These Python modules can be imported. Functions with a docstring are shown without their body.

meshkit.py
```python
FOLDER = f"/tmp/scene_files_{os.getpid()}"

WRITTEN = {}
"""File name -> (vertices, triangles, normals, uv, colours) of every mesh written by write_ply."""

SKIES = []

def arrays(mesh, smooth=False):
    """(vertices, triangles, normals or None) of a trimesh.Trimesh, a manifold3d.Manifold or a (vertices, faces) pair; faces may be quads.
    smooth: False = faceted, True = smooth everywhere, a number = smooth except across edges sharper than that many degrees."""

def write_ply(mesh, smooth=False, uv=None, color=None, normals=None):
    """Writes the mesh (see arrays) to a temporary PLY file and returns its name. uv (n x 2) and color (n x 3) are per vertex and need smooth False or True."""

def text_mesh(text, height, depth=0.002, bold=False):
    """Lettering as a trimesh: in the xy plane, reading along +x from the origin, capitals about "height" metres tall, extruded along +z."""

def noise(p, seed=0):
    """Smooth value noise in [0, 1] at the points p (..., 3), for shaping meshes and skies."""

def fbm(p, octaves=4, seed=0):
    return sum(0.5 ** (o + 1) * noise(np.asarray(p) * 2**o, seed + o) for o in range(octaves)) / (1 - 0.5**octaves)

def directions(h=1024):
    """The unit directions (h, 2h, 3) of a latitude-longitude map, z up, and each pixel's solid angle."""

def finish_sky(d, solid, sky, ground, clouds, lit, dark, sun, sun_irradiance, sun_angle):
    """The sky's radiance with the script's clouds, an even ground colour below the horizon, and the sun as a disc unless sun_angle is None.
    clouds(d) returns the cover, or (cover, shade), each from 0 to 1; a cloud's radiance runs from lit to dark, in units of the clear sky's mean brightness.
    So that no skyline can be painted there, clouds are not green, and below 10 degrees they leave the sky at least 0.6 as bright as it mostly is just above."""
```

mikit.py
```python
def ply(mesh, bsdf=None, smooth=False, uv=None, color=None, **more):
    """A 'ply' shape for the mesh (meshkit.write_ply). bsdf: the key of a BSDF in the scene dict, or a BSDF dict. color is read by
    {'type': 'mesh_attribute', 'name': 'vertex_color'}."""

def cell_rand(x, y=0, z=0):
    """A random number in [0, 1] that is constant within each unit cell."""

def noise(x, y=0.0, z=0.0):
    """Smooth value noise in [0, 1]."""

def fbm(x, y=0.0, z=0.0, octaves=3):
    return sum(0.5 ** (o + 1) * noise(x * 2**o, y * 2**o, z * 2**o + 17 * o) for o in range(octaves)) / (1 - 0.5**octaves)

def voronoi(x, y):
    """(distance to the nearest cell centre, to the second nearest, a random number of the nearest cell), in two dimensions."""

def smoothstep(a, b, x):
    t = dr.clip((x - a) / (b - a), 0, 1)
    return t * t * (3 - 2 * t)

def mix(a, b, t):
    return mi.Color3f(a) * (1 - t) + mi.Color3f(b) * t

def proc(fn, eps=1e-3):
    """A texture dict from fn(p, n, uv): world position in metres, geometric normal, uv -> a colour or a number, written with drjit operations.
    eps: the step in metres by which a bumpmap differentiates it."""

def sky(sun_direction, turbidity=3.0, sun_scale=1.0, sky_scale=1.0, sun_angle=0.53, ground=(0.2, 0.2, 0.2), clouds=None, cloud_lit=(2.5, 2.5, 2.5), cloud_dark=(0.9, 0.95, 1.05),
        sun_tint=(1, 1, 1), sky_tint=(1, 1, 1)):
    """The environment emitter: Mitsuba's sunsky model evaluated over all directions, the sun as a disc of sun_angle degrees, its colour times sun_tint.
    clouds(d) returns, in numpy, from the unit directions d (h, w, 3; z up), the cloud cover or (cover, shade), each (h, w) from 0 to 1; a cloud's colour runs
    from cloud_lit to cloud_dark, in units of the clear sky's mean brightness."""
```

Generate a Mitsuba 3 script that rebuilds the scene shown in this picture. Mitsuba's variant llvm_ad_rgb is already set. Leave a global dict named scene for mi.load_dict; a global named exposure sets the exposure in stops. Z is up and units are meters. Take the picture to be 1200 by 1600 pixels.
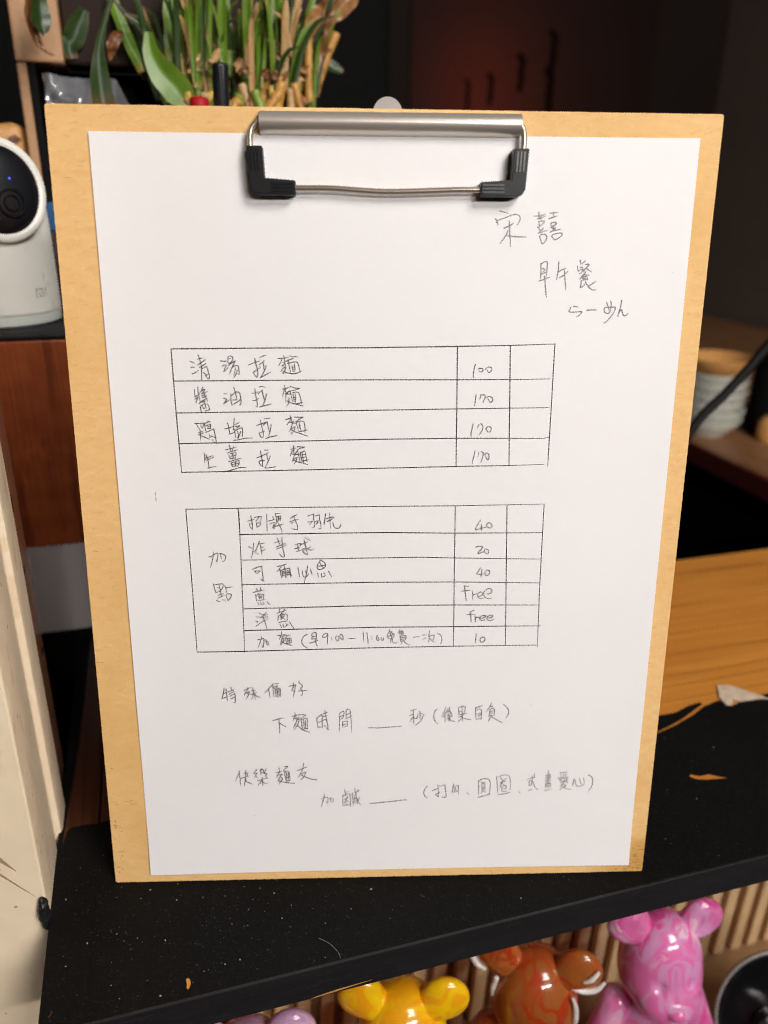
import math, random
import numpy as np, trimesh, mitsuba as mi, drjit as dr, mikit, meshkit
import manifold3d as m3
import shapely
from shapely.geometry import Polygon, LineString
from mikit import proc, noise, fbm, smoothstep, mix, cell_rand
T = mi.ScalarTransform4f
rng = np.random.default_rng(7)
scene, labels = {}, {}

# ---------------------------------------------------------------- camera, lamps, exposure
EYE = np.array([0.06202, -0.22434, 0.28517])
FWD = np.array([0.26119, 0.88774, -0.37907])
UPV = np.array([0.09768, 0.36638, 0.92532])
scene['camera'] = {'type': 'thinlens', 'fov': 64.584, 'fov_axis': 'y', 'near_clip': 0.01, 'far_clip': 30.0,
                   'aperture_radius': 0.0020, 'focus_distance': 0.315,
                   'to_world': T().look_at(origin=EYE.tolist(), target=(EYE + FWD).tolist(), up=UPV.tolist())}
exposure = 0.42
LAMPS = [  # name, centre, half length, half width, direction of the long side, radiance
    ('ceiling_tube_lamp', (0.58, -1.00, 1.08), 0.27, 0.035, (1, 0.1, 0), 40.0),
    ('ceiling_tube_lamp_001', (0.62, -1.45, 0.80), 0.30, 0.035, (1, 0.1, 0), 84.0),
    ('ceiling_panel_lamp', (0.58, -0.80, 1.22), 0.22, 0.16, (1, 0.1, 0), 16.5),
    ('ceiling_tube_lamp_002', (0.13, -1.55, 0.86), 0.12, 0.035, (1, 0.1, 0), 75.0),  # unseen lamp, added to brighten the panels behind the left gap
]
LAMP_RGB = (1.0, 0.955, 0.915)

# ---------------------------------------------------------------- helpers
def add(key, mesh, bsdf, smooth=False, label=None, category=None, group=None, kind=None, **more):
    k, n = key, 0
    while k in scene:
        n += 1
        k = f'{key}_{n:03d}'
    scene[k] = mikit.ply(mesh, bsdf, smooth, **more)
    if label or category or group or kind:
        tag(k, label, category, group, kind)
    return k

def tag(k, label=None, category=None, group=None, kind=None):
    d = labels.setdefault(k, {})
    for a, b in (('label', label), ('category', category), ('group', group), ('kind', kind)):
        if b:
            d[a] = b

def rbox(lo, hi, r=0.001, seg=2):
    """A box with rounded edges."""
    lo, hi = np.array(lo, float), np.array(hi, float)
    r = min(r, *(0.49 * (hi - lo)))
    pts = []
    a = np.linspace(0, math.pi / 2, seg + 1)
    for sx in (0, 1):
        for sy in (0, 1):
            for sz in (0, 1):
                c = np.where([sx, sy, sz], hi - r, lo + r)
                s = np.where([sx, sy, sz], 1, -1)
                for t in a:
                    for q in a:
                        d = np.array([math.cos(t) * math.cos(q), math.sin(t) * math.cos(q), math.sin(q)])
                        pts.append(c + s * d * r)
    return trimesh.convex.convex_hull(np.array(pts))

def cat(ms):
    return trimesh.util.concatenate(ms)

def frame_axes(p):
    t = np.gradient(p, axis=0)
    t /= np.linalg.norm(t, axis=1, keepdims=True) + 1e-12
    n = np.cross(t[0], [0, 0, 1.0])
    if np.linalg.norm(n) < 0.2:
        n = np.cross(t[0], [1.0, 0, 0])
    N = []
    for k in range(len(p)):
        n = n - t[k] * (n @ t[k])
        n /= np.linalg.norm(n)
        N.append(n.copy())
    N = np.array(N)
    return t, N, np.cross(t, N)

def tube(p, r, sides=10, caps=True):
    p = np.asarray(p, float)
    r = np.broadcast_to(np.asarray(r, float), (len(p),))
    if caps:
        e0, e1 = (p[0] - p[1]) / np.linalg.norm(p[0] - p[1]), (p[-1] - p[-2]) / np.linalg.norm(p[-1] - p[-2])
        p = np.vstack([p[0] + e0 * r[0] * 0.35, p[0], p, p[-1], p[-1] + e1 * r[-1] * 0.35])
        p[1] += e0 * r[0] * 0.2
        p[-2] += e1 * r[-1] * 0.2
        r = np.r_[r[0] * 0.02, r[0] * 0.75, r, r[-1] * 0.75, r[-1] * 0.02]
    t, n, b = frame_axes(p)
    a = np.arange(sides) * 2 * np.pi / sides
    v = (p[:, None] + r[:, None, None] * (np.cos(a)[None, :, None] * n[:, None] + np.sin(a)[None, :, None] * b[:, None])).reshape(-1, 3)
    f = []
    for i in range(len(p) - 1):
        for j in range(sides):
            k = (j + 1) % sides
            f += [[i * sides + j, (i + 1) * sides + j, (i + 1) * sides + k], [i * sides + j, (i + 1) * sides + k, i * sides + k]]
    m = trimesh.Trimesh(v, f, process=False)
    return m

def smooth_line(p, n=6):
    p = np.asarray(p, float)
    q = np.vstack([2 * p[0] - p[1], p, 2 * p[-1] - p[-2]])
    out = []
    for i in range(1, len(q) - 2):
        for s in np.linspace(0, 1, n, endpoint=False):
            a, b, c, d = q[i - 1], q[i], q[i + 1], q[i + 2]
            out.append(0.5 * (2 * b + (c - a) * s + (2 * a - 5 * b + 4 * c - d) * s * s + (3 * b - a - 3 * c + d) * s ** 3))
    out.append(p[-1])
    return np.array(out)

def lathe(profile, centre=(0, 0, 0), sections=48):
    m = trimesh.creation.revolve(np.array(profile, float), sections=sections)
    m.apply_translation(centre)
    return m

def prism(poly, z0, z1):
    m = trimesh.creation.extrude_polygon(poly, z1 - z0, engine='earcut')
    m.apply_translation([0, 0, z0])
    return m

def flat(poly, z=0.0):
    """Polygon(s) as a thin sheet facing +z."""
    vs, fs, n = [], [], 0
    for g in getattr(poly, 'geoms', [poly]):
        if g.is_empty or g.area <= 0:
            continue
        v, f = trimesh.creation.triangulate_polygon(g, engine='earcut')
        vs.append(np.c_[v, np.full(len(v), z)])
        fs.append(f + n)
        n += len(v)
    m = trimesh.Trimesh(np.vstack(vs), np.vstack(fs), process=False)
    if m.face_normals[:, 2].sum() < 0:
        m.invert()
    return m

def to_mesh(man):
    q = man.to_mesh()
    return trimesh.Trimesh(q.vert_properties[:, :3], q.tri_verts, process=True)

def ellipsoid(c, r, sub=3):
    m = trimesh.creation.icosphere(subdivisions=sub)
    m.apply_scale(r)
    m.apply_translation(c)
    return m

def aim(axis, centre):
    """4x4 that turns +z to axis and moves to centre."""
    z = np.array(axis, float) / np.linalg.norm(axis)
    x = np.cross([0, 0, 1.0], z)
    x = x / np.linalg.norm(x) if np.linalg.norm(x) > 1e-6 else np.array([1.0, 0, 0])
    m = np.eye(4)
    m[:3, 0], m[:3, 1], m[:3, 2], m[:3, 3] = x, np.cross(z, x), z, centre
    return m

# ---------------------------------------------------------------- materials
def rgb(*c):
    return {'type': 'rgb', 'value': list(c)}

def two(b):
    return {'type': 'twosided', 'bsdf': b}

def pri(color, rough=0.5, **k):
    c = {'type': 'rgb', 'value': list(color)} if isinstance(color, (tuple, list)) else proc(color)
    return two({'type': 'principled', 'base_color': c, 'roughness': rough if not callable(rough) else proc(rough), **k})

def bumped(b, fn, scale, eps=2e-4):
    return {'type': 'bumpmap', 'bsdf': b, 'nested_texture': proc(fn, eps), 'scale': scale}

def mat(name, b):
    scene['m_' + name] = b
    return 'm_' + name

def board_color(p, n, uv):
    a = fbm(p.x * 260, p.y * 260, p.z * 380, 3)
    fib = smoothstep(0.70, 0.86, noise(p.x * 520 + 5 * a, p.y * 520, p.z * 1500 + 6 * a))
    fib2 = smoothstep(0.70, 0.80, noise(p.x * 900, p.y * 900 + 7, p.z * 1300 + 5 * a))
    blot = fbm(p.x * 22, p.y * 22, p.z * 22 + 9, 3)
    c = mix((0.715, 0.428, 0.165), (0.780, 0.502, 0.222), a)
    c = mix(c, (0.575, 0.345, 0.125), 0.35 * fib)
    c = mix(c, (0.80, 0.60, 0.34), 0.25 * fib2)
    c = mix(c, (0.63, 0.360, 0.115), 0.55 * smoothstep(0.45, 0.75, blot))
    d = dr.sqrt(dr.square(p.x - 0.2525) + dr.square(p.y - 0.009) + dr.square(p.z - 0.0)) + 0.014 * (fbm(p.x * 140, p.y * 140, p.z * 140, 3) - 0.5)
    return mix(c, (0.50, 0.255, 0.050), 0.75 * (1 - smoothstep(0.008, 0.026, d)))

def board_bump(p, n, uv):
    return fbm(p.x * 300, p.y * 300, p.z * 700, 3)

CARD = mat('cardboard', bumped(pri(board_color, 0.75, specular=0.3), board_bump, 0.00025))
CARD_EDGE = mat('cardboard_worn', pri((0.50, 0.30, 0.12), 0.85))
CARD_STAIN = mat('cardboard_stain', pri((0.30, 0.165, 0.05), 0.8))
CARD_PALE = mat('cardboard_scuff', pri((0.78, 0.58, 0.36), 0.85))

def paper_color(p, n, uv):
    a = fbm(p.x * 26, p.y * 26, p.z * 26, 3)
    b = noise(p.x * 900, p.y * 900, p.z * 900)
    return mix((0.770, 0.742, 0.735), (0.805, 0.780, 0.775), 0.75 * a + 0.25 * b)

PAPER = mat('paper', bumped(pri(paper_color, 0.6, specular=0.35), lambda p, n, uv: fbm(p.x * 420, p.y * 420, p.z * 420, 2), 0.00006))

def pencil(c0, c1):
    return lambda p, n, uv: mix(c0, c1, fbm(p.x * 500, p.y * 500, p.z * 500, 2))
PENCIL = mat('pencil', pri(pencil((0.075, 0.07, 0.068), (0.17, 0.16, 0.155)), 0.45))
INK = mat('dark_pencil', pri(pencil((0.020, 0.018, 0.018), (0.065, 0.058, 0.055)), 0.45))
FAINT = mat('faint_pencil', pri(pencil((0.15, 0.14, 0.135), (0.33, 0.31, 0.30)), 0.5))

STEEL = mat('brushed_steel', bumped(pri((0.64, 0.57, 0.50), 0.33, metallic=0.66, specular=0.7),
                                    lambda p, n, uv: noise(p.x * 60, p.y * 60, p.z * 5200) * 0.5 + 0.5 * fbm(p.x * 500, p.y * 500, p.z * 500, 2), 0.00004))
WIRE = mat('wire_steel', pri((0.42, 0.35, 0.28), 0.25, metallic=0.7, specular=0.6))
ZINC = mat('dull_zinc', pri((0.30, 0.275, 0.25), 0.45, metallic=0.4))
RUBBER = mat('black_rubber', pri((0.0065, 0.0065, 0.007), 0.42, specular=0.28))

def film_color(p, n, uv):
    a = fbm(p.x * 30, p.y * 30, p.z * 30, 3)
    g = smoothstep(0.80, 0.95, noise(p.x * 2400, p.y * 2400, p.z * 2400))
    c = mix((0.0030, 0.0027, 0.0025), (0.0055, 0.0050, 0.0046), a)
    return mix(c, (0.035, 0.033, 0.031), 0.45 * g)

FILM = mat('black_film', bumped(pri(film_color, 0.75, specular=0.10), lambda p, n, uv: fbm(p.x * 900, p.y * 900, p.z * 900, 2), 0.00012))

def edge_color(p, n, uv):
    a = fbm(p.x * 40, p.y * 40, p.z * 160, 3)
    s = smoothstep(0.74, 0.82, noise(p.x * 120 + 40 * a, p.y * 120, p.z * 900))
    return mix(mix((0.0085, 0.0078, 0.0086), (0.0125, 0.0117, 0.0125), a), (0.03, 0.028, 0.028), 0.25 * s)

EDGE = mat('black_edge_band', pri(edge_color, 0.5, specular=0.3))

def counter_wood(p, n, uv):
    w = noise(p.x * 5, p.y * 30, 3.0)
    g = noise(p.x * 9 + 2 * w, p.y * 900 + 30 * w, p.z * 300)
    g2 = noise(p.x * 18, p.y * 330 + 12 * w, 9.0)
    g3 = noise(p.x * 30, p.y * 1700 + 9 * w, 2.0)
    dark = smoothstep(0.70, 0.95, noise(p.x * 8, p.y * 420 + 8 * w, 5.0))
    big = noise(p.x * 6, p.y * 40, 1.0)
    c = mix((0.44, 0.150, 0.020), (0.66, 0.275, 0.050), 0.35 * g + 0.3 * g2 + 0.2 * g3 + 0.15 * big)
    return mix(c, (0.26, 0.080, 0.012), 0.55 * dark)

WOOD = mat('counter_wood', pri(counter_wood, 0.38, specular=0.4))

def red_wood(p, n, uv):
    w = fbm(p.x * 25, p.y * 25, p.z * 25, 2)
    g = noise(p.x * 900, p.y * 30, p.z * 55 + 6 * w)
    g2 = fbm(p.x * 70, 2.0, p.z * 120, 3)
    streak = smoothstep(0.6, 0.8, noise(p.x * 180 + 2 * w, 7.0, p.z * 9))
    c = mix((0.17, 0.030, 0.009), (0.40, 0.095, 0.024), 0.5 * g + 0.5 * g2)
    return mix(c, (0.09, 0.015, 0.006), 0.55 * streak)

REDWOOD = mat('red_wood', pri(red_wood, 0.35, specular=0.45))
BLACK = mat('matte_black', pri((0.005, 0.005, 0.005), 0.7, specular=0.1))
GLOSS_BLACK = mat('gloss_black', pri((0.006, 0.006, 0.007), 0.12, specular=0.6))

def post_color(p, n, uv):
    a = fbm(p.x * 30, p.y * 30, p.z * 18, 4)
    s = smoothstep(0.70, 0.80, noise(p.x * 160, p.y * 160, p.z * 22 + 6 * a))
    d = smoothstep(0.84, 0.90, fbm(p.x * 340, p.y * 340, p.z * 240, 2))
    c = mix((0.72, 0.575, 0.40), (0.79, 0.655, 0.475), a)
    c = mix(c, (0.62, 0.46, 0.29), 0.45 * s)
    return mix(c, (0.14, 0.09, 0.05), 0.7 * d)

POST = mat('cream_gloss_paint', bumped(pri(post_color, 0.26, specular=0.5), lambda p, n, uv: fbm(p.x * 120, p.y * 120, p.z * 70, 3), 0.0006))
POST_DIRT = mat('post_smear', pri((0.33, 0.225, 0.155), 0.5))
GREY = mat('grey_steel_panel', pri(lambda p, n, uv: mix((0.70, 0.665, 0.665), (0.78, 0.74, 0.74), fbm(p.x * 30, p.y * 30, p.z * 14, 3)), 0.32, specular=0.5))
WHITE_PLASTIC = mat('white_plastic', pri(lambda p, n, uv: mix(mix((0.74, 0.72, 0.645), (0.79, 0.77, 0.70), fbm(p.x * 60, p.y * 60, p.z * 60, 2)), (0.50, 0.43, 0.36), 0.5 * smoothstep(0.72, 0.82, fbm(p.x * 220, p.y * 220, p.z * 90, 3))), 0.32, specular=0.5))
GREY_PLASTIC = mat('grey_plastic', pri((0.60, 0.63, 0.57), 0.4))
LOGO_GREY = mat('logo_grey', pri((0.40, 0.38, 0.34), 0.4))
LENS = mat('lens_glass', pri((0.004, 0.004, 0.006), 0.05, specular=0.6, clearcoat=1.0, clearcoat_gloss=0.95))
LENS_RING = mat('lens_ring', pri((0.004, 0.004, 0.0045), 0.5, specular=0.08))
LED = {'type': 'area', 'radiance': rgb(0.08, 0.2, 2.2)}

# ---------------------------------------------------------------- lamps that light the counter (above and behind the photographer)
def lamp(name, c, hl, hw, d, rad):
    c, d = np.array(c), np.array(d, float) / np.linalg.norm(d)
    down = np.array([-0.1, 0.9, -0.8]); down /= np.linalg.norm(down)
    x = d - down * (d @ down); x /= np.linalg.norm(x)
    m = np.eye(4); m[:3, 0], m[:3, 1], m[:3, 2], m[:3, 3] = x, np.cross(down, x), down, c
    body = rbox([-hl - 0.01, -hw - 0.01, -0.05], [hl + 0.01, hw + 0.01, -0.004], 0.005); body.apply_transform(m)
    add(f'{name}__housing', body, LAMP_BODY)
    s = trimesh.Trimesh([[-hl, -hw, 0], [hl, -hw, 0], [hl, hw, 0], [-hl, hw, 0]], [[0, 1, 2], [0, 2, 3]], process=False)
    s.apply_transform(m)
    add(f'{name}__diffuser', s, LAMP_BODY)
    scene[f'{name}__diffuser']['emitter'] = {'type': 'area', 'radiance': rgb(*(rad * v for v in LAMP_RGB))}
LAMP_BODY = mat('lamp_body', pri((0.7, 0.7, 0.7), 0.5))
for row in LAMPS:
    lamp(*row)
tag('ceiling_tube_lamp', 'long ceiling tube lamp nearer to the counter', 'lamp')
tag('ceiling_tube_lamp_001', 'long ceiling tube lamp farther behind the photographer', 'lamp')
tag('ceiling_tube_lamp_002', 'short tube lamp added to brighten the gap left of the clipboard', 'lamp')
tag('ceiling_panel_lamp', 'square ceiling panel lamp above the counter front', 'lamp')

# ---------------------------------------------------------------- the room behind
def wall_dark(p, n, uv):
    a = fbm(p.x * 3, p.y * 3, p.z * 3, 3)
    return mix((0.013, 0.0085, 0.0065), (0.022, 0.0145, 0.011), a)
WALL = mat('dark_wall', pri(wall_dark, 0.7, specular=0.1))
SIDE = mat('dark_side_wall', pri(lambda p, n, uv: mix((0.10, 0.072, 0.056), (0.14, 0.105, 0.082), fbm(p.x * 4, p.y * 4, p.z * 4, 3)), 0.5, specular=0.3))
add('back_wall', rbox([-1.5, 1.60, -1.0], [1.42, 1.66, 2.2], 0.002), WALL, kind='structure')
add('side_wall', rbox([1.40, 0.1, -1.0], [1.46, 1.598, 2.2], 0.002), SIDE, kind='structure')
def poster_color(p, n, uv):
    g = dr.exp(-(dr.square((p.x - 0.80) / 0.13) + dr.square((p.z - 0.43) / 0.17)))
    g2 = dr.exp(-(dr.square((p.x - 0.86) / 0.34) + dr.square((p.z - 0.45) / 0.4)))
    return mix((0.008, 0.005, 0.0045), (0.028, 0.009, 0.006), g2) + mi.Color3f(0.095, 0.010, 0.004) * g
POSTER = mat('poster_print', pri(poster_color, 0.6, specular=0.1))
add('wall_poster__sheet', rbox([0.645, 1.592, 0.05], [1.22, 1.5985, 1.4], 0.001), POSTER)
tag('wall_poster', 'dark poster with a red glow and black marks on the back wall', 'poster')
MARK = mat('poster_mark', pri((0.008, 0.0025, 0.002), 0.9, specular=0.02))
for (u, z, h, w) in ((0.772, 0.452, 0.060, 0.016), (0.824, 0.468, 0.052, 0.020), (0.893, 0.502, 0.062, 0.024), (0.965, 0.545, 0.070, 0.026), (0.962, 0.455, 0.105, 0.030)):
    pts = np.array([[u - w * .15, z + h * .5], [u + w * .2, z + h * .40], [u + w * .1, z + h * .1], [u + w * .15, z - h * .18], [u, z - h * .5]])
    poly = LineString(pts[:, :2]).buffer(w * 0.28)
    m = prism(poly, 0, 0.001)
    m.apply_transform(np.array([[1, 0, 0, 0], [0, 0, -1, 1.5915], [0, 1, 0, 0], [0, 0, 0, 1]]))
    add('wall_poster__mark', m, MARK)
add('black_cabinet', rbox([-1.2, 1.25, -0.9], [0.50, 1.58, 1.9], 0.01), BLACK, label='tall matte black cabinet behind the plant', category='cabinet')

# side shelf with bowls
def shelf_wood(p, n, uv):
    g = noise(p.x * 90, p.y * 8, p.z * 140)
    return mix((0.16, 0.07, 0.028), (0.24, 0.115, 0.05), g)
SHELFW = mat('shelf_wood', pri(shelf_wood, 0.45))
SHELFR = mat('shelf_red_edge', pri((0.10, 0.018, 0.010), 0.4))
add('side_shelf__board', rbox([0.704, 0.30, -0.0365], [1.38, 1.56, -0.0125], 0.002), SHELFW)
add('side_shelf__edge_strip', rbox([0.697, 0.30, -0.0375], [0.7035, 1.56, -0.0120], 0.002), SHELFR, label='dark red front edge strip')
add('side_shelf__side_panel', rbox([0.72, 0.32, -0.9], [0.74, 1.55, -0.0370], 0.002), BLACK)
tag('side_shelf', 'brown side shelf with a dark red edge carrying white bowls', 'shelf')
def bowl_glaze(c):
    return pri(c, 0.2, clearcoat=0.5)
BOWL = mat('white_bowl', bowl_glaze((0.66, 0.67, 0.60)))
TAN = mat('tan_bowl', bowl_glaze((0.58, 0.29, 0.09)))
z = -0.0120
for k in range(6):
    r = 0.041 + 0.001 * (k % 2)
    prof = [(0, 0), (0.022, 0), (0.024, 0.003), (r - 0.006, 0.012), (r, 0.021), (r, 0.0225), (r - 0.002, 0.0225), (r - 0.008, 0.014), (0.02, 0.006), (0, 0.005)]
    bowl = lathe(prof, (0.742 + 0.0012 * math.sin(k * 2.1), 0.625, z), 40)
    add('white_bowl', bowl, BOWL, 40, label=('lowest' if k == 0 else 'topmost' if k == 5 else f'{["", "second", "third", "fourth", "fifth"][k]} from the bottom') + ' white bowl in the stack on the side shelf', category='bowl', group='stacked bowls on the side shelf')
    z += 0.0118
z += 0.0115
add('tan_bowl', lathe([(0, 0), (0.026, 0), (0.040, 0.012), (0.042, 0.022), (0.040, 0.022), (0.024, 0.004), (0, 0.003)], (0.744, 0.626, z - 0.006), 40), TAN, 40, label='tan bowl set on top of the stacked white bowls', category='bowl')
for k, (u, v, h, r) in enumerate(((0.835, 0.600, 0.105, 0.042), (0.86, 0.50, 0.080, 0.038))):
    add('black_canister', lathe([(0, 0), (r, 0), (r + .001, .002), (r, h - .012), (r + .002, h - .010), (r + .002, h - .002), (r - .003, h), (0, h)], (u, v, -0.0120), 40), BLACK, 30,
        label=('taller' if k == 0 else 'shorter') + ' black canister on the side shelf beside the bowls', category='canister', group='black canisters on the side shelf')
add('small_tan_jar', lathe([(0, 0), (.016, 0), (.018, .01), (.016, .024), (.010, .030), (0, .031)], (0.800, 0.575, -0.0120 + .0), 32), TAN, 40, label='small tan jar between the bowls and the black canisters', category='jar')
cab = smooth_line([[0.400, 0.262, 0.0035], [0.410, 0.262, 0.055], [0.4431, 0.2671, 0.1159], [0.472, 0.270, 0.143], [0.5039, 0.2742, 0.1743], [0.56, 0.285, 0.235], [0.64, 0.30, 0.33], [0.72, 0.31, 0.48]], 8)
CABLE = mat('black_cable', pri((0.006, 0.006, 0.006), 0.6, specular=0.15))
add('power_cable', tube(cab, 0.0036, 12), CABLE, True, label='thick black power cable rising from behind the clipboard', category='cable')

# ---------------------------------------------------------------- counter
slab = rbox([0.0440, 0.0006, -0.0163], [0.95, 0.2825, -0.0004], 0.0006)
add('counter__wood_top', slab, WOOD, label='bare orange brown wood grain behind the torn black covering')
def shaded_end(p, n, uv):  # shade behind the clipboard painted into the wood as dark red tones
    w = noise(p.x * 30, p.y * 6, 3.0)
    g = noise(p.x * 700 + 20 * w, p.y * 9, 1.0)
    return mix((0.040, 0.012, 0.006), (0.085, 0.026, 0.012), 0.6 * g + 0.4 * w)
ENDW = mat('shade_painted_wood', pri(shaded_end, 0.4, specular=0.4))
add('counter__end_board', rbox([0.0, 0.0006, -0.0163], [0.0176, 0.2825, -0.0004], 0.0006), ENDW, label='end board beside the post with shade painted in as dark red brown')
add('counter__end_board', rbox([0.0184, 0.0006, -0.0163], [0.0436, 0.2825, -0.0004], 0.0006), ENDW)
def mmp(a):
    return [(x / 1000, y / 1000) for x, y in a]
back = mmp([(950, 96), (520, 108.5), (402.5, 106.0), (385, 104), (373.3, 101.2), (368.6, 107.9), (356.6, 104.9), (345, 99.5), (330, 94.1), (314.4, 90.1), (315.2, 91.3), (327, 94.6), (338.3, 98.6), (353.1, 105.4), (356.9, 107.2), (357, 109.1), (347.7, 107.8), (337.0, 104.3), (325.1, 104.4),
            (250, 103.9), (120, 103.2), (19.4, 102.9), (18.6, 102.2), (16.5, 102.4), (10, 103.1), (5.6, 102.9), (3.6, 100.8), (2.4, 94), (1.7, 84.8), (2.7, 110), (5.1, 153), (6.2, 204), (6.8, 281.5), (0.0, 281.5)])
film = Polygon([(0.0, 0.0), (0.95, 0.0)] + back)
chips = [mmp([(312.3, 56.2), (316.6, 53.7), (322.2, 53.6), (325.5, 51.0), (330.5, 48.1), (318.0, 50.2), (313.2, 52.0), (311.0, 54.6)]),
         mmp([(52.6, 8.0), (53.4, 8.5), (54.2, 7.7), (54.5, 5.6), (54.0, 4.0), (53.3, 3.0), (52.6, 4.0), (52.9, 5.6)]),
         mmp([(3.8, 8.9), (4.8, 7.8), (4.2, 6.4), (3.4, 5.2), (3.0, 6.2), (3.9, 7.4)])]
for c in chips:
    film = film.difference(Polygon(c))
add('counter__black_covering', prism(film, -0.0003, 0.0), FILM, label='dusty black covering, torn along its back edge')
add('counter__covering_seam', prism(LineString(mmp([(17.95, 61.0), (17.4, 30), (16.9, 1.0)])).buffer(0.0003), -0.0001, 0.00022), FILM)
add('counter__edge_band', rbox([0.0, -0.0012, -0.0166], [0.95, 0.0004, -0.0002], 0.0004), EDGE, label='smooth grey black front edge band')
tag('counter', 'black covered wooden counter carrying the clipboard', 'counter')
SCR = mat('bare_wood_scratch', pri((0.46, 0.22, 0.06), 0.6))
a, b, c = (np.array(q) / 1000 for q in ((99.4, -16.0), (110, -15.2), (124.5, -14.3)))
scr = Polygon([a + [0, -.0002], b + [0, -.0004], c, b + [0.001, .0005], a + [0.002, .0003]])
m = prism(scr, 0, 0.00012)
m.apply_transform(np.array([[1, 0, 0, 0], [0, 0, -1, -0.00121], [0, 1, 0, 0], [0, 0, 0, 1]]))
add('counter__scratch', m, SCR, label='long scratch baring wood on the front edge')
PEEL = mat('peeled_paper', bumped(pri(lambda p, n, uv: mix((0.50, 0.37, 0.26), (0.66, 0.52, 0.40), fbm(p.x * 300, p.y * 300, 1.0, 3)), 0.8), lambda p, n, uv: fbm(p.x * 500, p.y * 500, 0.0, 2), 0.0006))
torn = Polygon(mmp([(377.1, 120.3), (384.0, 118.8), (389.9, 111.7), (395.5, 104.6), (398.4, 100.2), (394, 102.0), (380.0, 102.8), (377.3, 105.7), (374.5, 102.5), (372.2, 100.9), (369.6, 102.0), (370.5, 109.6), (373.5, 114)]))
torn = torn.difference(Polygon(mmp([(377, 117.5), (380, 116.6), (378.6, 115.6)])))
add('torn_backing_scrap', prism(torn, 0.0003, 0.0008), PEEL, label='pale torn paper scrap at the edge of the black covering', category='paper scrap')

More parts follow.
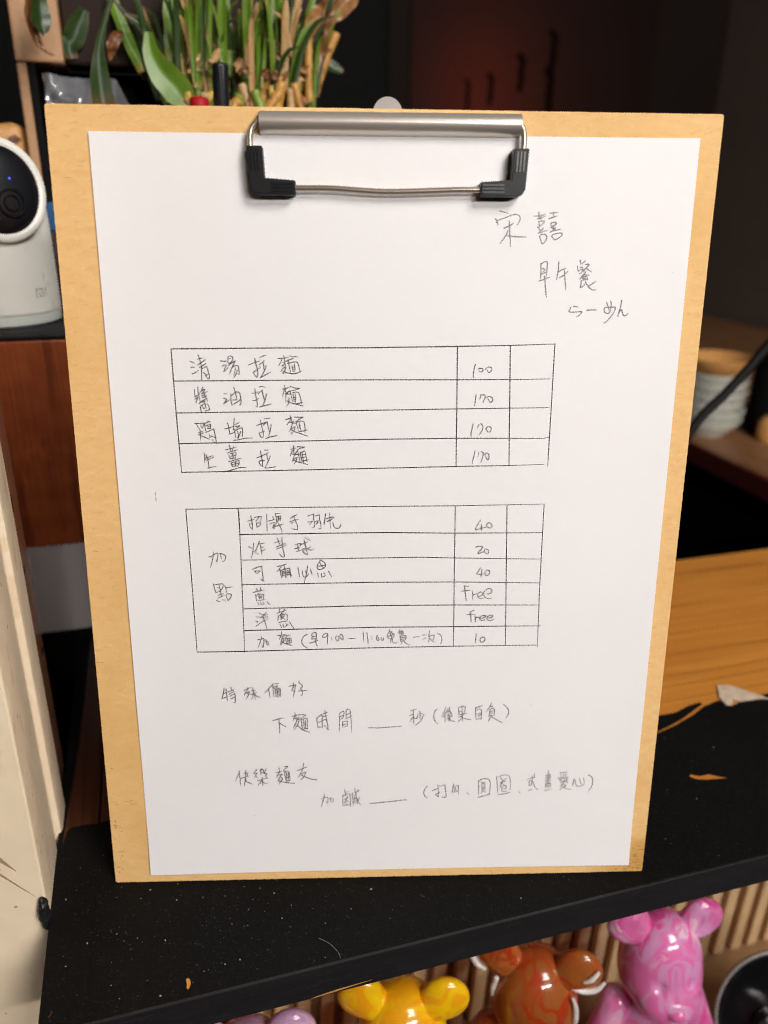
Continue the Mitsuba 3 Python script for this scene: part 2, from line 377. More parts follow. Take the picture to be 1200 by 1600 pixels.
# dust and crumbs on the covering
DUSTM = mat('dust', pri((0.30, 0.285, 0.26), 0.8))
bits = []
for k in range(260):
    u, v = rng.uniform(0.004, 0.42), rng.uniform(0.002, 0.10)
    if rng.random() < 0.55:
        u, v = rng.normal(0.075, 0.045), abs(rng.normal(0.03, 0.022)) + .002
    if not (0.003 < u < 0.45 and v < 0.1):
        continue
    s = 0.00008 + 0.00026 * rng.random() ** 6
    q = trimesh.creation.icosphere(subdivisions=0)
    q.apply_scale([s * rng.uniform(0.6, 2.2), s, s * 0.8])
    q.apply_transform(trimesh.transformations.rotation_matrix(rng.uniform(0, 3.14), [0, 0, 1]))
    q.apply_translation([u, v, s * 0.6])
    bits.append(q)
for k in range(45):
    u, v, a = rng.uniform(0.006, 0.30), rng.uniform(0.002, 0.08), rng.uniform(0, 6.28)
    n = rng.uniform(0.0003, 0.0011)
    l = smooth_line([[u, v, 0.0001], [u + n * math.cos(a), v + n * math.sin(a), 0.00035], [u + 2 * n * math.cos(a + .5), v + 2 * n * math.sin(a + .5), 0.0001]], 4)
    bits.append(tube(l, 0.00002, 4, False))
bits.append(tube(smooth_line(np.array([[105.6, 11.7, .08], [109.3, 7.9, .2], [111.6, 3.3, .15], [112.0, 0.2, .1]]) / 1000, 6), 0.00006, 5, False))
add('dust', cat(bits), DUSTM, kind='stuff', label='pale dust, crumbs and lint scattered over the black counter', category='dust')

# ---------------------------------------------------------------- cream painted post on the left
post = Polygon(mmp([(-160, 53), (-1.2, 53), (-0.4, 53.4), (0, 54.4), (0, 90), (-1.6, 92.5), (-2.2, 97), (-1.4, 99.6), (0.9, 101), (1.6, 103), (1.6, 119), (0.9, 121.2), (-1.6, 122.2), (-30, 122.6), (-160, 122.6)]))
add('painted_post', prism(post, -0.60, 0.62), POST, 35, label='cream gloss painted post left of the counter', category='post')
STRIP = mat('post_painted_reflection', bumped(pri(lambda p, n, uv: mix(mix((0.20, 0.085, 0.045), (0.30, 0.15, 0.085), fbm(p.x * 50, p.y * 50, p.z * 20, 3)), (0.03, 0.018, 0.012), smoothstep(0.66, 0.72, fbm(p.x * 160, p.y * 160, p.z * 60, 3))), 0.14, specular=0.6), lambda p, n, uv: fbm(p.x * 120, p.y * 120, p.z * 50, 3), 0.0005))  # reflected red brown painted into the strip colour; dark chips are its own
add('painted_post__back_strip', prism(Polygon(mmp([(-2.4, 123.0), (-2.6, 160), (-3.2, 162.5), (-5, 163.5), (-160, 163.5), (-160, 123.0)])), -0.60, 0.62), STRIP, 35, label='glossy back strip of the post with a red brown reflection painted in')
TAPE = mat('black_tape', bumped(pri((0.010, 0.010, 0.011), 0.4), lambda p, n, uv: fbm(p.x * 700, p.y * 700, p.z * 700, 2), 0.0006))
lump = ellipsoid((-0.0016, 0.0515, 0.0035), (0.0024, 0.0032, 0.0085), 4)
lump.vertices += lump.vertex_normals * ((meshkit.fbm(lump.vertices * 350, 3, 4) - 0.5) * 0.0014)[:, None]
add('black_sealant_blob', lump, TAPE, True, label='ragged black sealant blob where the post meets the counter', category='sealant')
sm = []
for pts, w in (([(-21, 46), (-15, 36), (-9, 27)], .0012), ([(-27, 44), (-20, 34), (-10, 20), (-4, 12)], .0005), ([(-31, 46), (-25, 38), (-20, 30)], .0013)):
    P = smooth_line(np.array(pts) / 1000, 6)
    w_ = np.interp(np.linspace(0, 1, len(P)), [0, .4, 1], [w * .5, w, w * .1])
    t = np.gradient(P, axis=0); t /= np.linalg.norm(t, axis=1, keepdims=True); n_ = np.c_[-t[:, 1], t[:, 0]]
    sm.append(Polygon(np.vstack([P + n_ * w_[:, None], (P - n_ * w_[:, None])[::-1]])).buffer(0))
m = flat(shapely.union_all(sm))
m.apply_transform(np.array([[1, 0, 0, 0], [0, 0, -1, 0.0528], [0, 1, 0, 0], [0, 0, 0, 1]]))
add('painted_post__scuff', m, POST_DIRT, label='brown scuff marks on the front of the post')

# ---------------------------------------------------------------- riser shelf behind on the left
add('riser_shelf__top_board', rbox([-0.13, 0.222, 0.1965], [0.24, 0.46, 0.2085], 0.001), REDWOOD)
add('riser_shelf__front_panel', rbox([-0.13, 0.2215, 0.0948], [0.24, 0.2335, 0.2080], 0.0008), REDWOOD, label='dark red wood grain front panel')
add('riser_shelf__back_panel', rbox([-0.13, 0.2850, 0.0055], [0.24, 0.2930, 0.1960], 0.0008), GREY, label='grey back panel')
add('riser_shelf__plinth', rbox([-0.13, 0.2835, -0.03], [0.24, 0.2950, 0.0052], 0.0008), BLACK)
add('riser_shelf__side_panel', rbox([0.228, 0.2340, 0.0005], [0.240, 0.2830, 0.1960], 0.0008), REDWOOD)
add('riser_shelf__leg', rbox([0.21, 0.42, -0.6], [0.24, 0.455, 0.1960], 0.001), BLACK)
add('riser_shelf__leg', rbox([-0.12, 0.42, -0.6], [-0.09, 0.455, 0.1960], 0.001), BLACK)
tag('riser_shelf', 'dark red wooden riser shelf behind the clipboard with a grey back', 'shelf')
matm = rbox([-0.13, 0.2205, 0.2090], [0.235, 0.30, 0.2125], 0.0012)
MATM = mat('rubber_mat', bumped(pri((0.011, 0.011, 0.012), 0.5), lambda p, n, uv: dr.sin((p.x + p.y) * 2600) * 0.5 + dr.sin((p.x - p.y) * 2600) * 0.5, 0.0004))
add('rubber_mat', matm, MATM, label='thin black woven mat under the white security camera', category='mat')

# security camera
CX, CY, CZ = -0.0115, 0.262, 0.2127
prof = [(0, 0), (0.0285, 0), (0.0300, 0.0012), (0.0303, 0.0058), (0.0299, 0.0062), (0.0299, 0.0066), (0.0304, 0.0070), (0.0303, 0.03), (0.0300, 0.05), (0.0292, 0.064), (0.0270, 0.0755), (0.0225, 0.0845), (0.0150, 0.0900), (0.007, 0.0918), (0, 0.0921)]
k = [q for q in prof if q[1] >= 0.0062]
add('security_camera__body', lathe([(0, 0.0062)] + k, (CX, CY, CZ), 72), WHITE_PLASTIC, 35)
add('security_camera__base_ring', lathe([q for q in prof if q[1] <= 0.0061] + [(0, 0.0061)], (CX, CY, CZ), 72), GREY_PLASTIC, 35)
nrm = np.array([0.40, -0.90, 0.13]); nrm /= np.linalg.norm(nrm)
fc = np.array([CX + 0.0118, CY - 0.0265, 0.2790])
A = aim(nrm, fc)
ring = trimesh.creation.torus(1.0, 0.11, major_sections=72, minor_sections=16)
ring.apply_scale([0.0200, 0.0222, 0.016]); ring.apply_transform(A)
add('security_camera__face_rim', ring, WHITE_PLASTIC, True)
hood = ellipsoid((0, 0, -0.0135), (0.0222, 0.0245, 0.0165), 4); hood.apply_transform(A)
add('security_camera__face_back', hood, WHITE_PLASTIC, True)
dome = ellipsoid((0, 0, 0.0), (0.0190, 0.0212, 0.0050), 4); dome.apply_transform(A)
add('security_camera__black_face', dome, LENS, True, label='glossy black oval face')
def on_face(x, y, mesh, dz):
    mesh.apply_translation([x, y, 0.0050 * math.sqrt(max(0, 1 - (x / .0190) ** 2 - (y / .0212) ** 2)) + dz]); mesh.apply_transform(A); return mesh
rg = trimesh.creation.torus(0.0062, 0.0007, major_sections=40, minor_sections=8)
add('security_camera__lens_ring', on_face(0.0035, -0.0065, rg, 0.0), LENS_RING, True)
rg = trimesh.creation.torus(0.0035, 0.0005, major_sections=40, minor_sections=8)
add('security_camera__lens_ring', on_face(0.0035, -0.0065, rg, 0.0004), LENS_RING, True)
led = on_face(0.0045, 0.0048, ellipsoid((0, 0, 0), (0.0005, 0.0005, 0.0004), 2), 0.0)
add('security_camera__status_light', led, LENS_RING, True, label='tiny lit blue status light')
scene['security_camera__status_light']['emitter'] = LED
tag('security_camera', 'small white security camera with a black oval face', 'security camera')
def on_body(poly, z0, a0, r=0.03045):
    m = flat(poly)
    m = m.subdivide().subdivide()
    v = m.vertices
    ang = a0 + v[:, 0] / r
    m.vertices = np.c_[CX + r * np.sin(ang), CY - r * np.cos(ang), z0 + v[:, 1]]
    return m
w = 0.00042
logo = shapely.union_all([LineString(q).buffer(w, cap_style='flat', join_style='mitre') for q in
                          ([(0, 0), (0, 0.0042), (0.0034, 0.0042), (0.0042, 0.0036), (0.0042, 0)], [(0.0021, 0), (0.0021, 0.0029)], [(0.0062, 0), (0.0062, 0.0046)])])
add('security_camera__logo', on_body(logo, 0.2270, 0.78), LOGO_GREY)

# framed display box and crumpled plastic behind
CARTON = mat('tan_frame', pri(lambda p, n, uv: mix((0.40, 0.215, 0.10), (0.50, 0.285, 0.145), fbm(p.x * 40, p.y * 40, p.z * 40, 3)), 0.5))
INSIDE = mat('dark_inside', pri((0.006, 0.005, 0.004), 0.7, specular=0.1))
Y = 0.330
add('display_box__corner_block', rbox([0.0066, Y, 0.3452], [0.0325, Y + 0.05, 0.3900], 0.0015), CARTON)
add('display_box__side_stile', rbox([0.0068, Y + 0.0006, 0.2088], [0.0122, Y + 0.05, 0.3448], 0.0012), CARTON)
add('display_box__top_panel', rbox([0.0330, Y + 0.012, 0.3462], [0.19, Y + 0.05, 0.3900], 0.0015), mat('dark_brown', pri((0.020, 0.009, 0.006), 0.6, specular=0.15)))
add('display_box__back_panel', rbox([0.0126, Y + 0.046, 0.2088], [0.19, Y + 0.052, 0.3450], 0.0008), INSIDE)
add('display_box__inner_frame', rbox([0.0128, Y + 0.002, 0.2088], [0.0165, Y + 0.03, 0.3446], 0.0006), BLACK)
tag('display_box', 'tan framed display box with a black inside behind the plant', 'box')
g = np.linspace(0, 1, 60)
gu, gz = np.meshgrid(g, g)
P = np.stack([0.020 + 0.064 * gu, Y + 0.020 + 0 * gu, 0.2095 + 0.130 * gz], -1)
c = meshkit.fbm(np.stack([gu * 3.2 + 0.8 * gz, gz * 4.1 - gu * 1.3, 0 * gu], -1), 2, 3)
c = np.abs(c - 0.5) * 2
c2 = np.abs(meshkit.fbm(np.stack([gu * 5 - gz * 3, gz * 6, 0 * gu + 4], -1), 2, 8) - 0.5) * 2
P[..., 1] += -0.026 * c - 0.014 * c2
P[..., 2] -= 0.014 * np.clip((gu - 0.62) / 0.1, 0, 1) * gz
idx = np.arange(3600).reshape(60, 60)
F = np.vstack([np.stack([idx[:-1, :-1], idx[:-1, 1:], idx[1:, 1:]], -1).reshape(-1, 3), np.stack([idx[:-1, :-1], idx[1:, 1:], idx[1:, :-1]], -1).reshape(-1, 3)])
BAG = mat('crumpled_plastic', pri((0.50, 0.51, 0.54), 0.16, metallic=0.65, specular=1.0, clearcoat=1.0))
add('plastic_wrap', trimesh.Trimesh(P.reshape(-1, 3), F, process=False), BAG, 50, label='crumpled shiny plastic wrap inside the tan display box', category='plastic wrap')
blk = rbox([-0.045, 0.335, 0.2088], [0.0060, 0.385, 0.3135], 0.008)
blk = blk.subdivide().subdivide()
blk.vertices += blk.vertex_normals * ((meshkit.fbm(blk.vertices * 90, 3, 5) - 0.5) * 0.006)[:, None]
add('orange_wood_block', blk, mat('orange_wood', pri(lambda p, n, uv: mix(mix((0.52, 0.24, 0.07), (0.66, 0.36, 0.13), fbm(p.x * 70, p.y * 70, p.z * 70, 3)), (0.12, 0.045, 0.015), smoothstep(0.62, 0.68, fbm(p.x * 95, p.y * 60, p.z * 95 + 5, 3))), 0.5)), 40,
    label='orange brown block with dark cracks behind the security camera', category='block')
add('small_carton__body', rbox([-0.008, 0.3025, 0.2130], [0.0180, 0.3245, 0.2562], 0.001), mat('dark_card', pri((0.03, 0.012, 0.01), 0.5)))
add('small_carton__lid', rbox([-0.0085, 0.3020, 0.2563], [0.0184, 0.3250, 0.2715], 0.001), mat('blue_card', pri((0.010, 0.075, 0.19), 0.4)), label='blue lid')
tag('small_carton', 'small dark carton with a blue lid between the security camera and the clipboard', 'carton')

# ---------------------------------------------------------------- potted lucky bamboo
PX, PY = 0.1225, 0.338
POTM = mat('white_pot', pri((0.62, 0.61, 0.58), 0.25, clearcoat=0.5))
add('potted_bamboo__pot', lathe([(0, 0), (0.036, 0), (0.038, 0.003), (0.045, 0.098), (0.0475, 0.101), (0.0475, 0.108), (0.0455, 0.108), (0.043, 0.095), (0, 0.094)], (PX, PY, 0.2088), 64), POTM, 30)
add('potted_bamboo__soil', lathe([(0, 0.0945), (0.0425, 0.0945), (0.0425, 0.100), (0, 0.104)], (PX, PY, 0.2088), 40), mat('soil', pri((0.05, 0.03, 0.018), 0.9)))
def leafmat(c0, c1, c2):
    def fn(p, n, uv):
        a = fbm(p.x * 110, p.y * 110, p.z * 26, 3)
        ed = smoothstep(0.55, 1.0, dr.abs(uv.x * 2 - 1))
        vein = 0.5 + 0.5 * dr.sin(uv.x * 62)
        c = mix(c0, c1, 0.6 * a + 0.4 * vein)
        return mix(c, c2, dr.clip(smoothstep(0.80, 1.0, uv.y) * 0.9 + 0.15 * ed + 0.5 * smoothstep(0.66, 0.8, fbm(p.x * 160, p.y * 160, p.z * 60 + 3, 2)), 0, 1))
    return two({'type': 'principled', 'base_color': proc(fn), 'roughness': 0.38, 'specular': 0.5})
LEAF = {'green': mat('leaf_green', leafmat((0.045, 0.115, 0.006), (0.15, 0.27, 0.020), (0.30, 0.22, 0.05))),
        'dark': mat('leaf_dark', leafmat((0.012, 0.032, 0.006), (0.028, 0.060, 0.010), (0.10, 0.055, 0.02))),
        'brown': mat('leaf_brown', leafmat((0.11, 0.04, 0.012), (0.22, 0.085, 0.025), (0.28, 0.14, 0.05))),
        'dry': mat('leaf_dry', leafmat((0.24, 0.10, 0.03), (0.40, 0.20, 0.075), (0.20, 0.08, 0.03))),
        'tan': mat('leaf_tan', leafmat((0.36, 0.20, 0.075), (0.52, 0.34, 0.15), (0.46, 0.30, 0.14)))}
def canemat(c0, c1):
    def fn(p, n, uv):
        a = fbm(p.x * 130, p.y * 130, p.z * 130, 3)
        st = noise(p.x * 900, p.y * 900, p.z * 60)
        return mix(mix(c0, c1, 0.7 * a + 0.3 * st), (0.20, 0.085, 0.025), smoothstep(0.62, 0.72, fbm(p.x * 200, p.y * 200, p.z * 120 + 4, 2)) * 0.8)
    return pri(fn, 0.4)
CANE = {'green': mat('cane_green', canemat((0.11, 0.20, 0.02), (0.27, 0.36, 0.06))), 'yellow': mat('cane_yellow', canemat((0.50, 0.30, 0.03), (0.66, 0.46, 0.09))),
        'orange': mat('cane_orange', canemat((0.40, 0.18, 0.03), (0.58, 0.32, 0.08))), 'tan': mat('cane_tan', canemat((0.40, 0.24, 0.10), (0.58, 0.40, 0.20)))}
FOLIAGE = [
    ('leaf', 'green', [np.float64(2.1), np.float64(4.9), np.float64(7.7), np.float64(8.4), np.float64(4.9)], [[79.7, 300.0, 358.8], [80.7, 300.0, 348.1], [85.6, 300.0, 339.0], [92.9, 300.0, 330.6], [99.9, 300.0, 321.1]]),
    ('leaf', 'green', [np.float64(3.6), np.float64(5.4), np.float64(5.4), np.float64(4.3), np.float64(2.2)], [[95.4, 322.0, 387.7], [94.7, 322.0, 372.1], [94.3, 322.0, 359.4], [92.6, 322.0, 348.0], [89.1, 322.0, 340.3]]),
    ('leaf', 'dark', [np.float64(1.4), np.float64(1.4), np.float64(2.4), np.float64(5.4), np.float64(6.4)], [[63.7, 298.0, 376.9], [57.1, 298.0, 361.9], [53.1, 298.0, 349.7], [51.6, 298.0, 334.4], [52.3, 298.0, 320.3]]),
    ('leaf', 'dark', [np.float64(2.0), np.float64(4.7), np.float64(5.7), np.float64(3.3), np.float64(1.0)], [[26.9, 300.0, 377.9], [25.1, 300.0, 369.2], [24.7, 300.0, 362.0], [25.2, 300.0, 356.7], [25.8, 300.0, 354.4]]),
    ('leaf', 'brown', [np.float64(2.7), np.float64(3.4), np.float64(2.7), np.float64(1.3), np.float64(0.3)], [[21.5, 303.0, 372.4], [19.6, 303.0, 363.6], [21.0, 303.0, 353.4], [24.9, 303.0, 347.6], [30.4, 303.0, 345.4]]),
    ('leaf', 'dark', [np.float64(2.9), np.float64(5.9), np.float64(6.2), np.float64(4.4), np.float64(3.7)], [[46.6, 340.0, 373.9], [42.1, 340.0, 365.7], [38.8, 340.0, 359.1], [35.8, 340.0, 354.2], [36.4, 340.0, 348.7]]),
    ('leaf', 'green', [np.float64(3.3), np.float64(3.3), np.float64(3.3), np.float64(3.6), np.float64(3.6)], [[61.6, 335.0, 381.7], [64.5, 335.0, 370.9], [68.3, 335.0, 359.9], [72.3, 335.0, 350.3], [75.9, 335.0, 343.1]]),
    ('leaf', 'brown', [np.float64(0.7), np.float64(3.2), np.float64(3.2), np.float64(2.2), np.float64(0.4)], [[66.4, 318.0, 360.7], [62.6, 318.0, 358.0], [59.8, 318.0, 354.1], [58.7, 318.0, 350.3], [57.9, 318.0, 346.4]]),
    ('leaf', 'tan', [np.float64(0.7), np.float64(1.1), np.float64(1.1), np.float64(0.7), np.float64(0.4)], [[44.5, 345.0, 369.8], [48.4, 345.0, 373.2], [53.3, 345.0, 373.4], [57.4, 345.0, 368.8], [62.2, 345.0, 363.5]]),
    ('leaf', 'green', [np.float64(2.9), np.float64(3.2), np.float64(3.2), np.float64(2.9), np.float64(2.9)], [[109.1, 312.0, 383.6], [108.7, 312.0, 368.2], [107.1, 312.0, 352.3], [106.0, 312.0, 342.6], [104.6, 312.0, 333.4]]),
    ('leaf', 'tan', [np.float64(2.5), np.float64(2.9), np.float64(2.1), np.float64(1.4), np.float64(0.4)], [[102.5, 316.0, 383.9], [102.5, 316.0, 376.3], [103.6, 316.0, 371.7], [103.7, 316.0, 368.5], [103.4, 316.0, 364.7]]),
    ('leaf', 'green', [np.float64(2.2), np.float64(2.6), np.float64(3.0), np.float64(3.0), np.float64(2.6)], [[113.2, 330.0, 380.8], [114.4, 330.0, 372.8], [115.7, 330.0, 364.8], [117.1, 330.0, 358.3], [117.6, 330.0, 355.6]]),
    ('leaf', 'green', [np.float64(3.4), np.float64(3.8), np.float64(3.8), np.float64(3.4), np.float64(2.6)], [[125.7, 340.0, 389.6], [125.7, 340.0, 378.3], [126.0, 340.0, 370.0], [125.9, 340.0, 363.3], [126.0, 340.0, 358.6]]),
    ('leaf', 'green', [np.float64(3.7), np.float64(4.1), np.float64(4.5), np.float64(4.1), np.float64(2.2)], [[150.5, 325.0, 385.3], [148.5, 325.0, 373.9], [145.7, 325.0, 363.9], [142.2, 325.0, 353.8], [139.5, 325.0, 345.3]]),
    ('leaf', 'dark', [np.float64(2.7), np.float64(3.0), np.float64(3.4), np.float64(3.4), np.float64(2.3)], [[143.6, 335.0, 383.4], [141.5, 335.0, 373.4], [138.5, 335.0, 359.9], [135.0, 335.0, 351.3], [132.3, 335.0, 345.3]]),
    ('leaf', 'green', [np.float64(1.5), np.float64(3.3), np.float64(3.7), np.float64(3.3), np.float64(1.9)], [[148.0, 312.0, 358.1], [144.7, 312.0, 351.4], [141.5, 312.0, 346.3], [137.8, 312.0, 339.9], [134.2, 312.0, 334.4]]),
    ('leaf', 'dark', [np.float64(2.8), np.float64(3.6), np.float64(3.2), np.float64(2.8), np.float64(2.4)], [[168.1, 350.0, 383.9], [163.8, 350.0, 373.4], [160.5, 350.0, 362.8], [161.0, 350.0, 354.0], [159.1, 350.0, 347.9]]),
    ('leaf', 'tan', [np.float64(1.9), np.float64(1.9), np.float64(1.9), np.float64(2.3), np.float64(3.0)], [[169.7, 330.0, 387.3], [167.9, 330.0, 379.0], [166.1, 330.0, 372.3], [164.7, 330.0, 365.5], [165.7, 330.0, 360.5]]),
    ('leaf', 'green', [np.float64(1.9), np.float64(2.3), np.float64(2.3), np.float64(1.9), np.float64(1.5)], [[176.6, 322.0, 389.5], [174.9, 322.0, 381.4], [172.4, 322.0, 374.7], [169.9, 322.0, 368.0], [168.1, 322.0, 360.9]]),
    ('leaf', 'dry', [np.float64(3.4), np.float64(6.4), np.float64(7.1), np.float64(5.2), np.float64(1.5)], [[184.5, 315.0, 380.8], [180.5, 315.0, 375.1], [176.2, 315.0, 369.0], [173.0, 315.0, 362.9], [169.8, 315.0, 358.1]]),
    ('leaf', 'dry', [np.float64(1.5), np.float64(5.4), np.float64(6.6), np.float64(5.4), np.float64(3.1)], [[204.2, 330.0, 392.0], [199.8, 330.0, 385.8], [193.8, 330.0, 381.4], [187.8, 330.0, 377.1], [184.2, 330.0, 373.6]]),
    ('leaf', 'brown', [np.float64(1.1), np.float64(2.6), np.float64(3.0), np.float64(1.9), np.float64(0.4)], [[166.5, 310.0, 359.3], [169.5, 310.0, 356.8], [174.1, 310.0, 355.1], [179.1, 310.0, 354.6], [185.3, 310.0, 355.9]]),
    ('leaf', 'dark', [np.float64(3.1), np.float64(3.5), np.float64(3.5), np.float64(3.1), np.float64(1.2)], [[176.4, 325.0, 357.0], [180.3, 325.0, 354.4], [185.0, 325.0, 350.5], [190.2, 325.0, 348.0], [194.6, 325.0, 346.7]]),
    ('leaf', 'green', [np.float64(2.3), np.float64(2.7), np.float64(2.7), np.float64(2.3), np.float64(1.2)], [[172.5, 318.0, 350.9], [169.9, 318.0, 342.3], [168.2, 318.0, 337.1], [164.9, 318.0, 331.8], [159.2, 318.0, 326.1]]),
    ('leaf', 'dark', [np.float64(1.9), np.float64(3.0), np.float64(3.4), np.float64(3.0), np.float64(2.3)], [[89.3, 345.0, 381.9], [87.4, 345.0, 368.7], [85.4, 345.0, 355.4], [84.9, 345.0, 341.8], [84.3, 345.0, 327.9]]),
    ('leaf', 'brown', [np.float64(2.3), np.float64(3.0), np.float64(3.0), np.float64(2.6), np.float64(1.9)], [[88.0, 350.0, 385.9], [85.0, 350.0, 372.7], [83.2, 350.0, 362.6], [78.4, 350.0, 350.6], [76.6, 350.0, 340.2]]),
    ('leaf', 'dark', [np.float64(3.1), np.float64(3.5), np.float64(3.9), np.float64(3.5), np.float64(3.1)], [[103.4, 350.0, 370.3], [104.8, 350.0, 360.2], [105.7, 350.0, 351.7], [106.5, 350.0, 343.1], [106.5, 350.0, 332.5]]),
    ('leaf', 'dark', [np.float64(3.2), np.float64(3.6), np.float64(4.0), np.float64(3.6), np.float64(3.2)], [[119.5, 352.0, 354.3], [120.2, 352.0, 347.3], [121.6, 352.0, 343.8], [121.9, 352.0, 336.7], [122.2, 352.0, 329.6]]),
    ('leaf', 'brown', [np.float64(3.9), np.float64(4.7), np.float64(4.7), np.float64(3.9), np.float64(3.1)], [[133.4, 352.0, 388.9], [133.2, 352.0, 378.9], [133.4, 352.0, 368.7], [134.3, 352.0, 358.4], [133.7, 352.0, 347.8]]),
    ('leaf', 'dark', [np.float64(4.0), np.float64(4.8), np.float64(4.8), np.float64(4.0), np.float64(3.2)], [[163.5, 356.0, 391.4], [161.5, 356.0, 381.1], [158.6, 356.0, 370.5], [156.5, 356.0, 359.9], [153.6, 356.0, 349.0]]),
    ('leaf', 'dark', [np.float64(3.8), np.float64(4.5), np.float64(4.5), np.float64(3.8), np.float64(3.0)], [[73.9, 356.0, 389.3], [76.6, 356.0, 379.7], [80.4, 356.0, 370.0], [83.9, 356.0, 360.0], [86.4, 356.0, 346.4]]),
    ('leaf', 'brown', [np.float64(3.5), np.float64(3.9), np.float64(3.5), np.float64(3.1), np.float64(2.3)], [[118.7, 356.0, 392.1], [119.9, 356.0, 382.2], [121.8, 356.0, 375.5], [122.9, 356.0, 368.7], [122.9, 356.0, 358.4]]),
    ('leaf', 'dark', [np.float64(3.5), np.float64(3.9), np.float64(4.7), np.float64(4.3), np.float64(3.5)], [[141.8, 354.0, 396.4], [137.7, 354.0, 386.2], [134.8, 354.0, 375.9], [131.0, 354.0, 365.4], [128.8, 354.0, 354.9]]),
    ('leaf', 'green', [np.float64(2.4), np.float64(2.8), np.float64(3.1), np.float64(2.8), np.float64(2.4)], [[188.1, 348.0, 398.2], [186.0, 348.0, 389.7], [184.1, 348.0, 381.0], [181.5, 348.0, 372.3], [179.7, 348.0, 363.4]]),
    ('leaf', 'brown', [np.float64(2.3), np.float64(3.1), np.float64(3.5), np.float64(2.7), np.float64(1.6)], [[167.9, 346.0, 396.6], [165.7, 346.0, 389.8], [163.8, 346.0, 381.3], [160.3, 346.0, 374.3], [156.8, 346.0, 365.6]]),
    ('leaf', 'tan', [np.float64(0.7), np.float64(2.2), np.float64(2.6), np.float64(1.8), np.float64(0.4)], [[101.3, 312.0, 346.3], [104.0, 312.0, 344.5], [109.0, 312.0, 344.0], [112.1, 312.0, 346.1], [114.4, 312.0, 348.8]]),
    ('leaf', 'tan', [np.float64(0.4), np.float64(1.9), np.float64(3.0), np.float64(2.2), np.float64(0.7)], [[146.7, 310.0, 351.9], [148.3, 310.0, 353.9], [150.7, 310.0, 356.6], [152.1, 310.0, 354.7], [150.3, 310.0, 349.4]]),
    ('cane', 'yellow', [np.float64(3.8), np.float64(4.2), np.float64(3.8)], [[139.7, 318.0, 323.5], [137.8, 318.0, 331.0], [135.9, 318.0, 338.4]]),
    ('cane', 'orange', [np.float64(4.2), np.float64(4.2), np.float64(3.8)], [[140.1, 312.0, 324.4], [145.5, 312.0, 334.1], [148.5, 312.0, 343.6]]),
    ('cane', 'green', [np.float64(4.5), np.float64(4.5), np.float64(4.1)], [[127.0, 308.0, 322.4], [129.6, 308.0, 328.2], [132.1, 308.0, 333.3]]),
    ('cane', 'orange', [np.float64(4.6), np.float64(4.3), np.float64(3.9)], [[112.0, 330.0, 324.2], [113.5, 330.0, 334.6], [115.0, 330.0, 344.8]]),
    ('cane', 'tan', [np.float64(3.0), np.float64(3.0), np.float64(3.4)], [[118.0, 322.0, 344.1], [118.8, 322.0, 350.8], [119.2, 322.0, 356.7]]),
    ('cane', 'green', [np.float64(3.4), np.float64(3.4), np.float64(3.4)], [[124.9, 326.0, 341.4], [125.4, 326.0, 348.2], [125.8, 326.0, 354.8]]),
    ('cane', 'green', [np.float64(3.1), np.float64(3.5), np.float64(3.1)], [[150.0, 320.0, 322.5], [151.8, 320.0, 328.1], [155.2, 320.0, 335.1]]),
    ('cane', 'orange', [np.float64(3.4), np.float64(3.4), np.float64(3.0)], [[148.0, 306.0, 327.0], [150.6, 306.0, 333.8], [151.6, 306.0, 339.8]]),
    ('cane', 'yellow', [np.float64(3.1), np.float64(3.1), np.float64(3.1)], [[163.0, 316.0, 333.3], [165.0, 316.0, 345.3], [166.9, 316.0, 358.8]]),
    ('cane', 'orange', [np.float64(2.7), np.float64(3.1), np.float64(2.7)], [[159.3, 312.0, 326.0], [160.6, 312.0, 330.5], [162.3, 312.0, 334.7]]),
    ('cane', 'yellow', [np.float64(3.1), np.float64(3.5), np.float64(3.1)], [[134.6, 325.0, 340.0], [136.5, 325.0, 346.8], [138.3, 325.0, 352.6]]),
    ('cane', 'green', [np.float64(3.5), np.float64(3.5), np.float64(3.5)], [[156.8, 330.0, 332.5], [160.4, 330.0, 343.1], [163.0, 330.0, 351.9]]),
    ('cane', 'orange', [np.float64(3.5), np.float64(3.5), np.float64(3.1)], [[127.7, 335.0, 326.7], [131.0, 335.0, 335.6], [133.0, 335.0, 343.3]]),
    ('cane', 'orange', [np.float64(2.6), np.float64(3.0), np.float64(2.6)], [[100.5, 318.0, 322.3], [101.8, 318.0, 329.8], [103.8, 318.0, 337.2]]),
    ('cane', 'green', [np.float64(3.5), np.float64(3.5), np.float64(3.5)], [[107.5, 340.0, 324.7], [108.3, 340.0, 335.2], [108.3, 340.0, 345.6]]),
    ('cane', 'yellow', [np.float64(3.2), np.float64(3.2), np.float64(3.2)], [[123.6, 345.0, 325.5], [124.3, 345.0, 336.2], [124.2, 345.0, 346.7]]),
    ('cane', 'green', [np.float64(3.6), np.float64(3.6), np.float64(3.2)], [[142.8, 340.0, 340.0], [146.5, 340.0, 350.6], [150.1, 340.0, 361.1]]),
    ('cane', 'tan', [np.float64(2.8), np.float64(2.8), np.float64(2.4)], [[162.3, 338.0, 357.9], [164.3, 338.0, 368.3], [165.7, 338.0, 376.8]]),
    ('cane', 'green', [np.float64(3.6), np.float64(3.6), np.float64(3.6)], [[96.2, 345.0, 324.0], [96.4, 345.0, 335.3], [95.7, 345.0, 345.6]]),
]

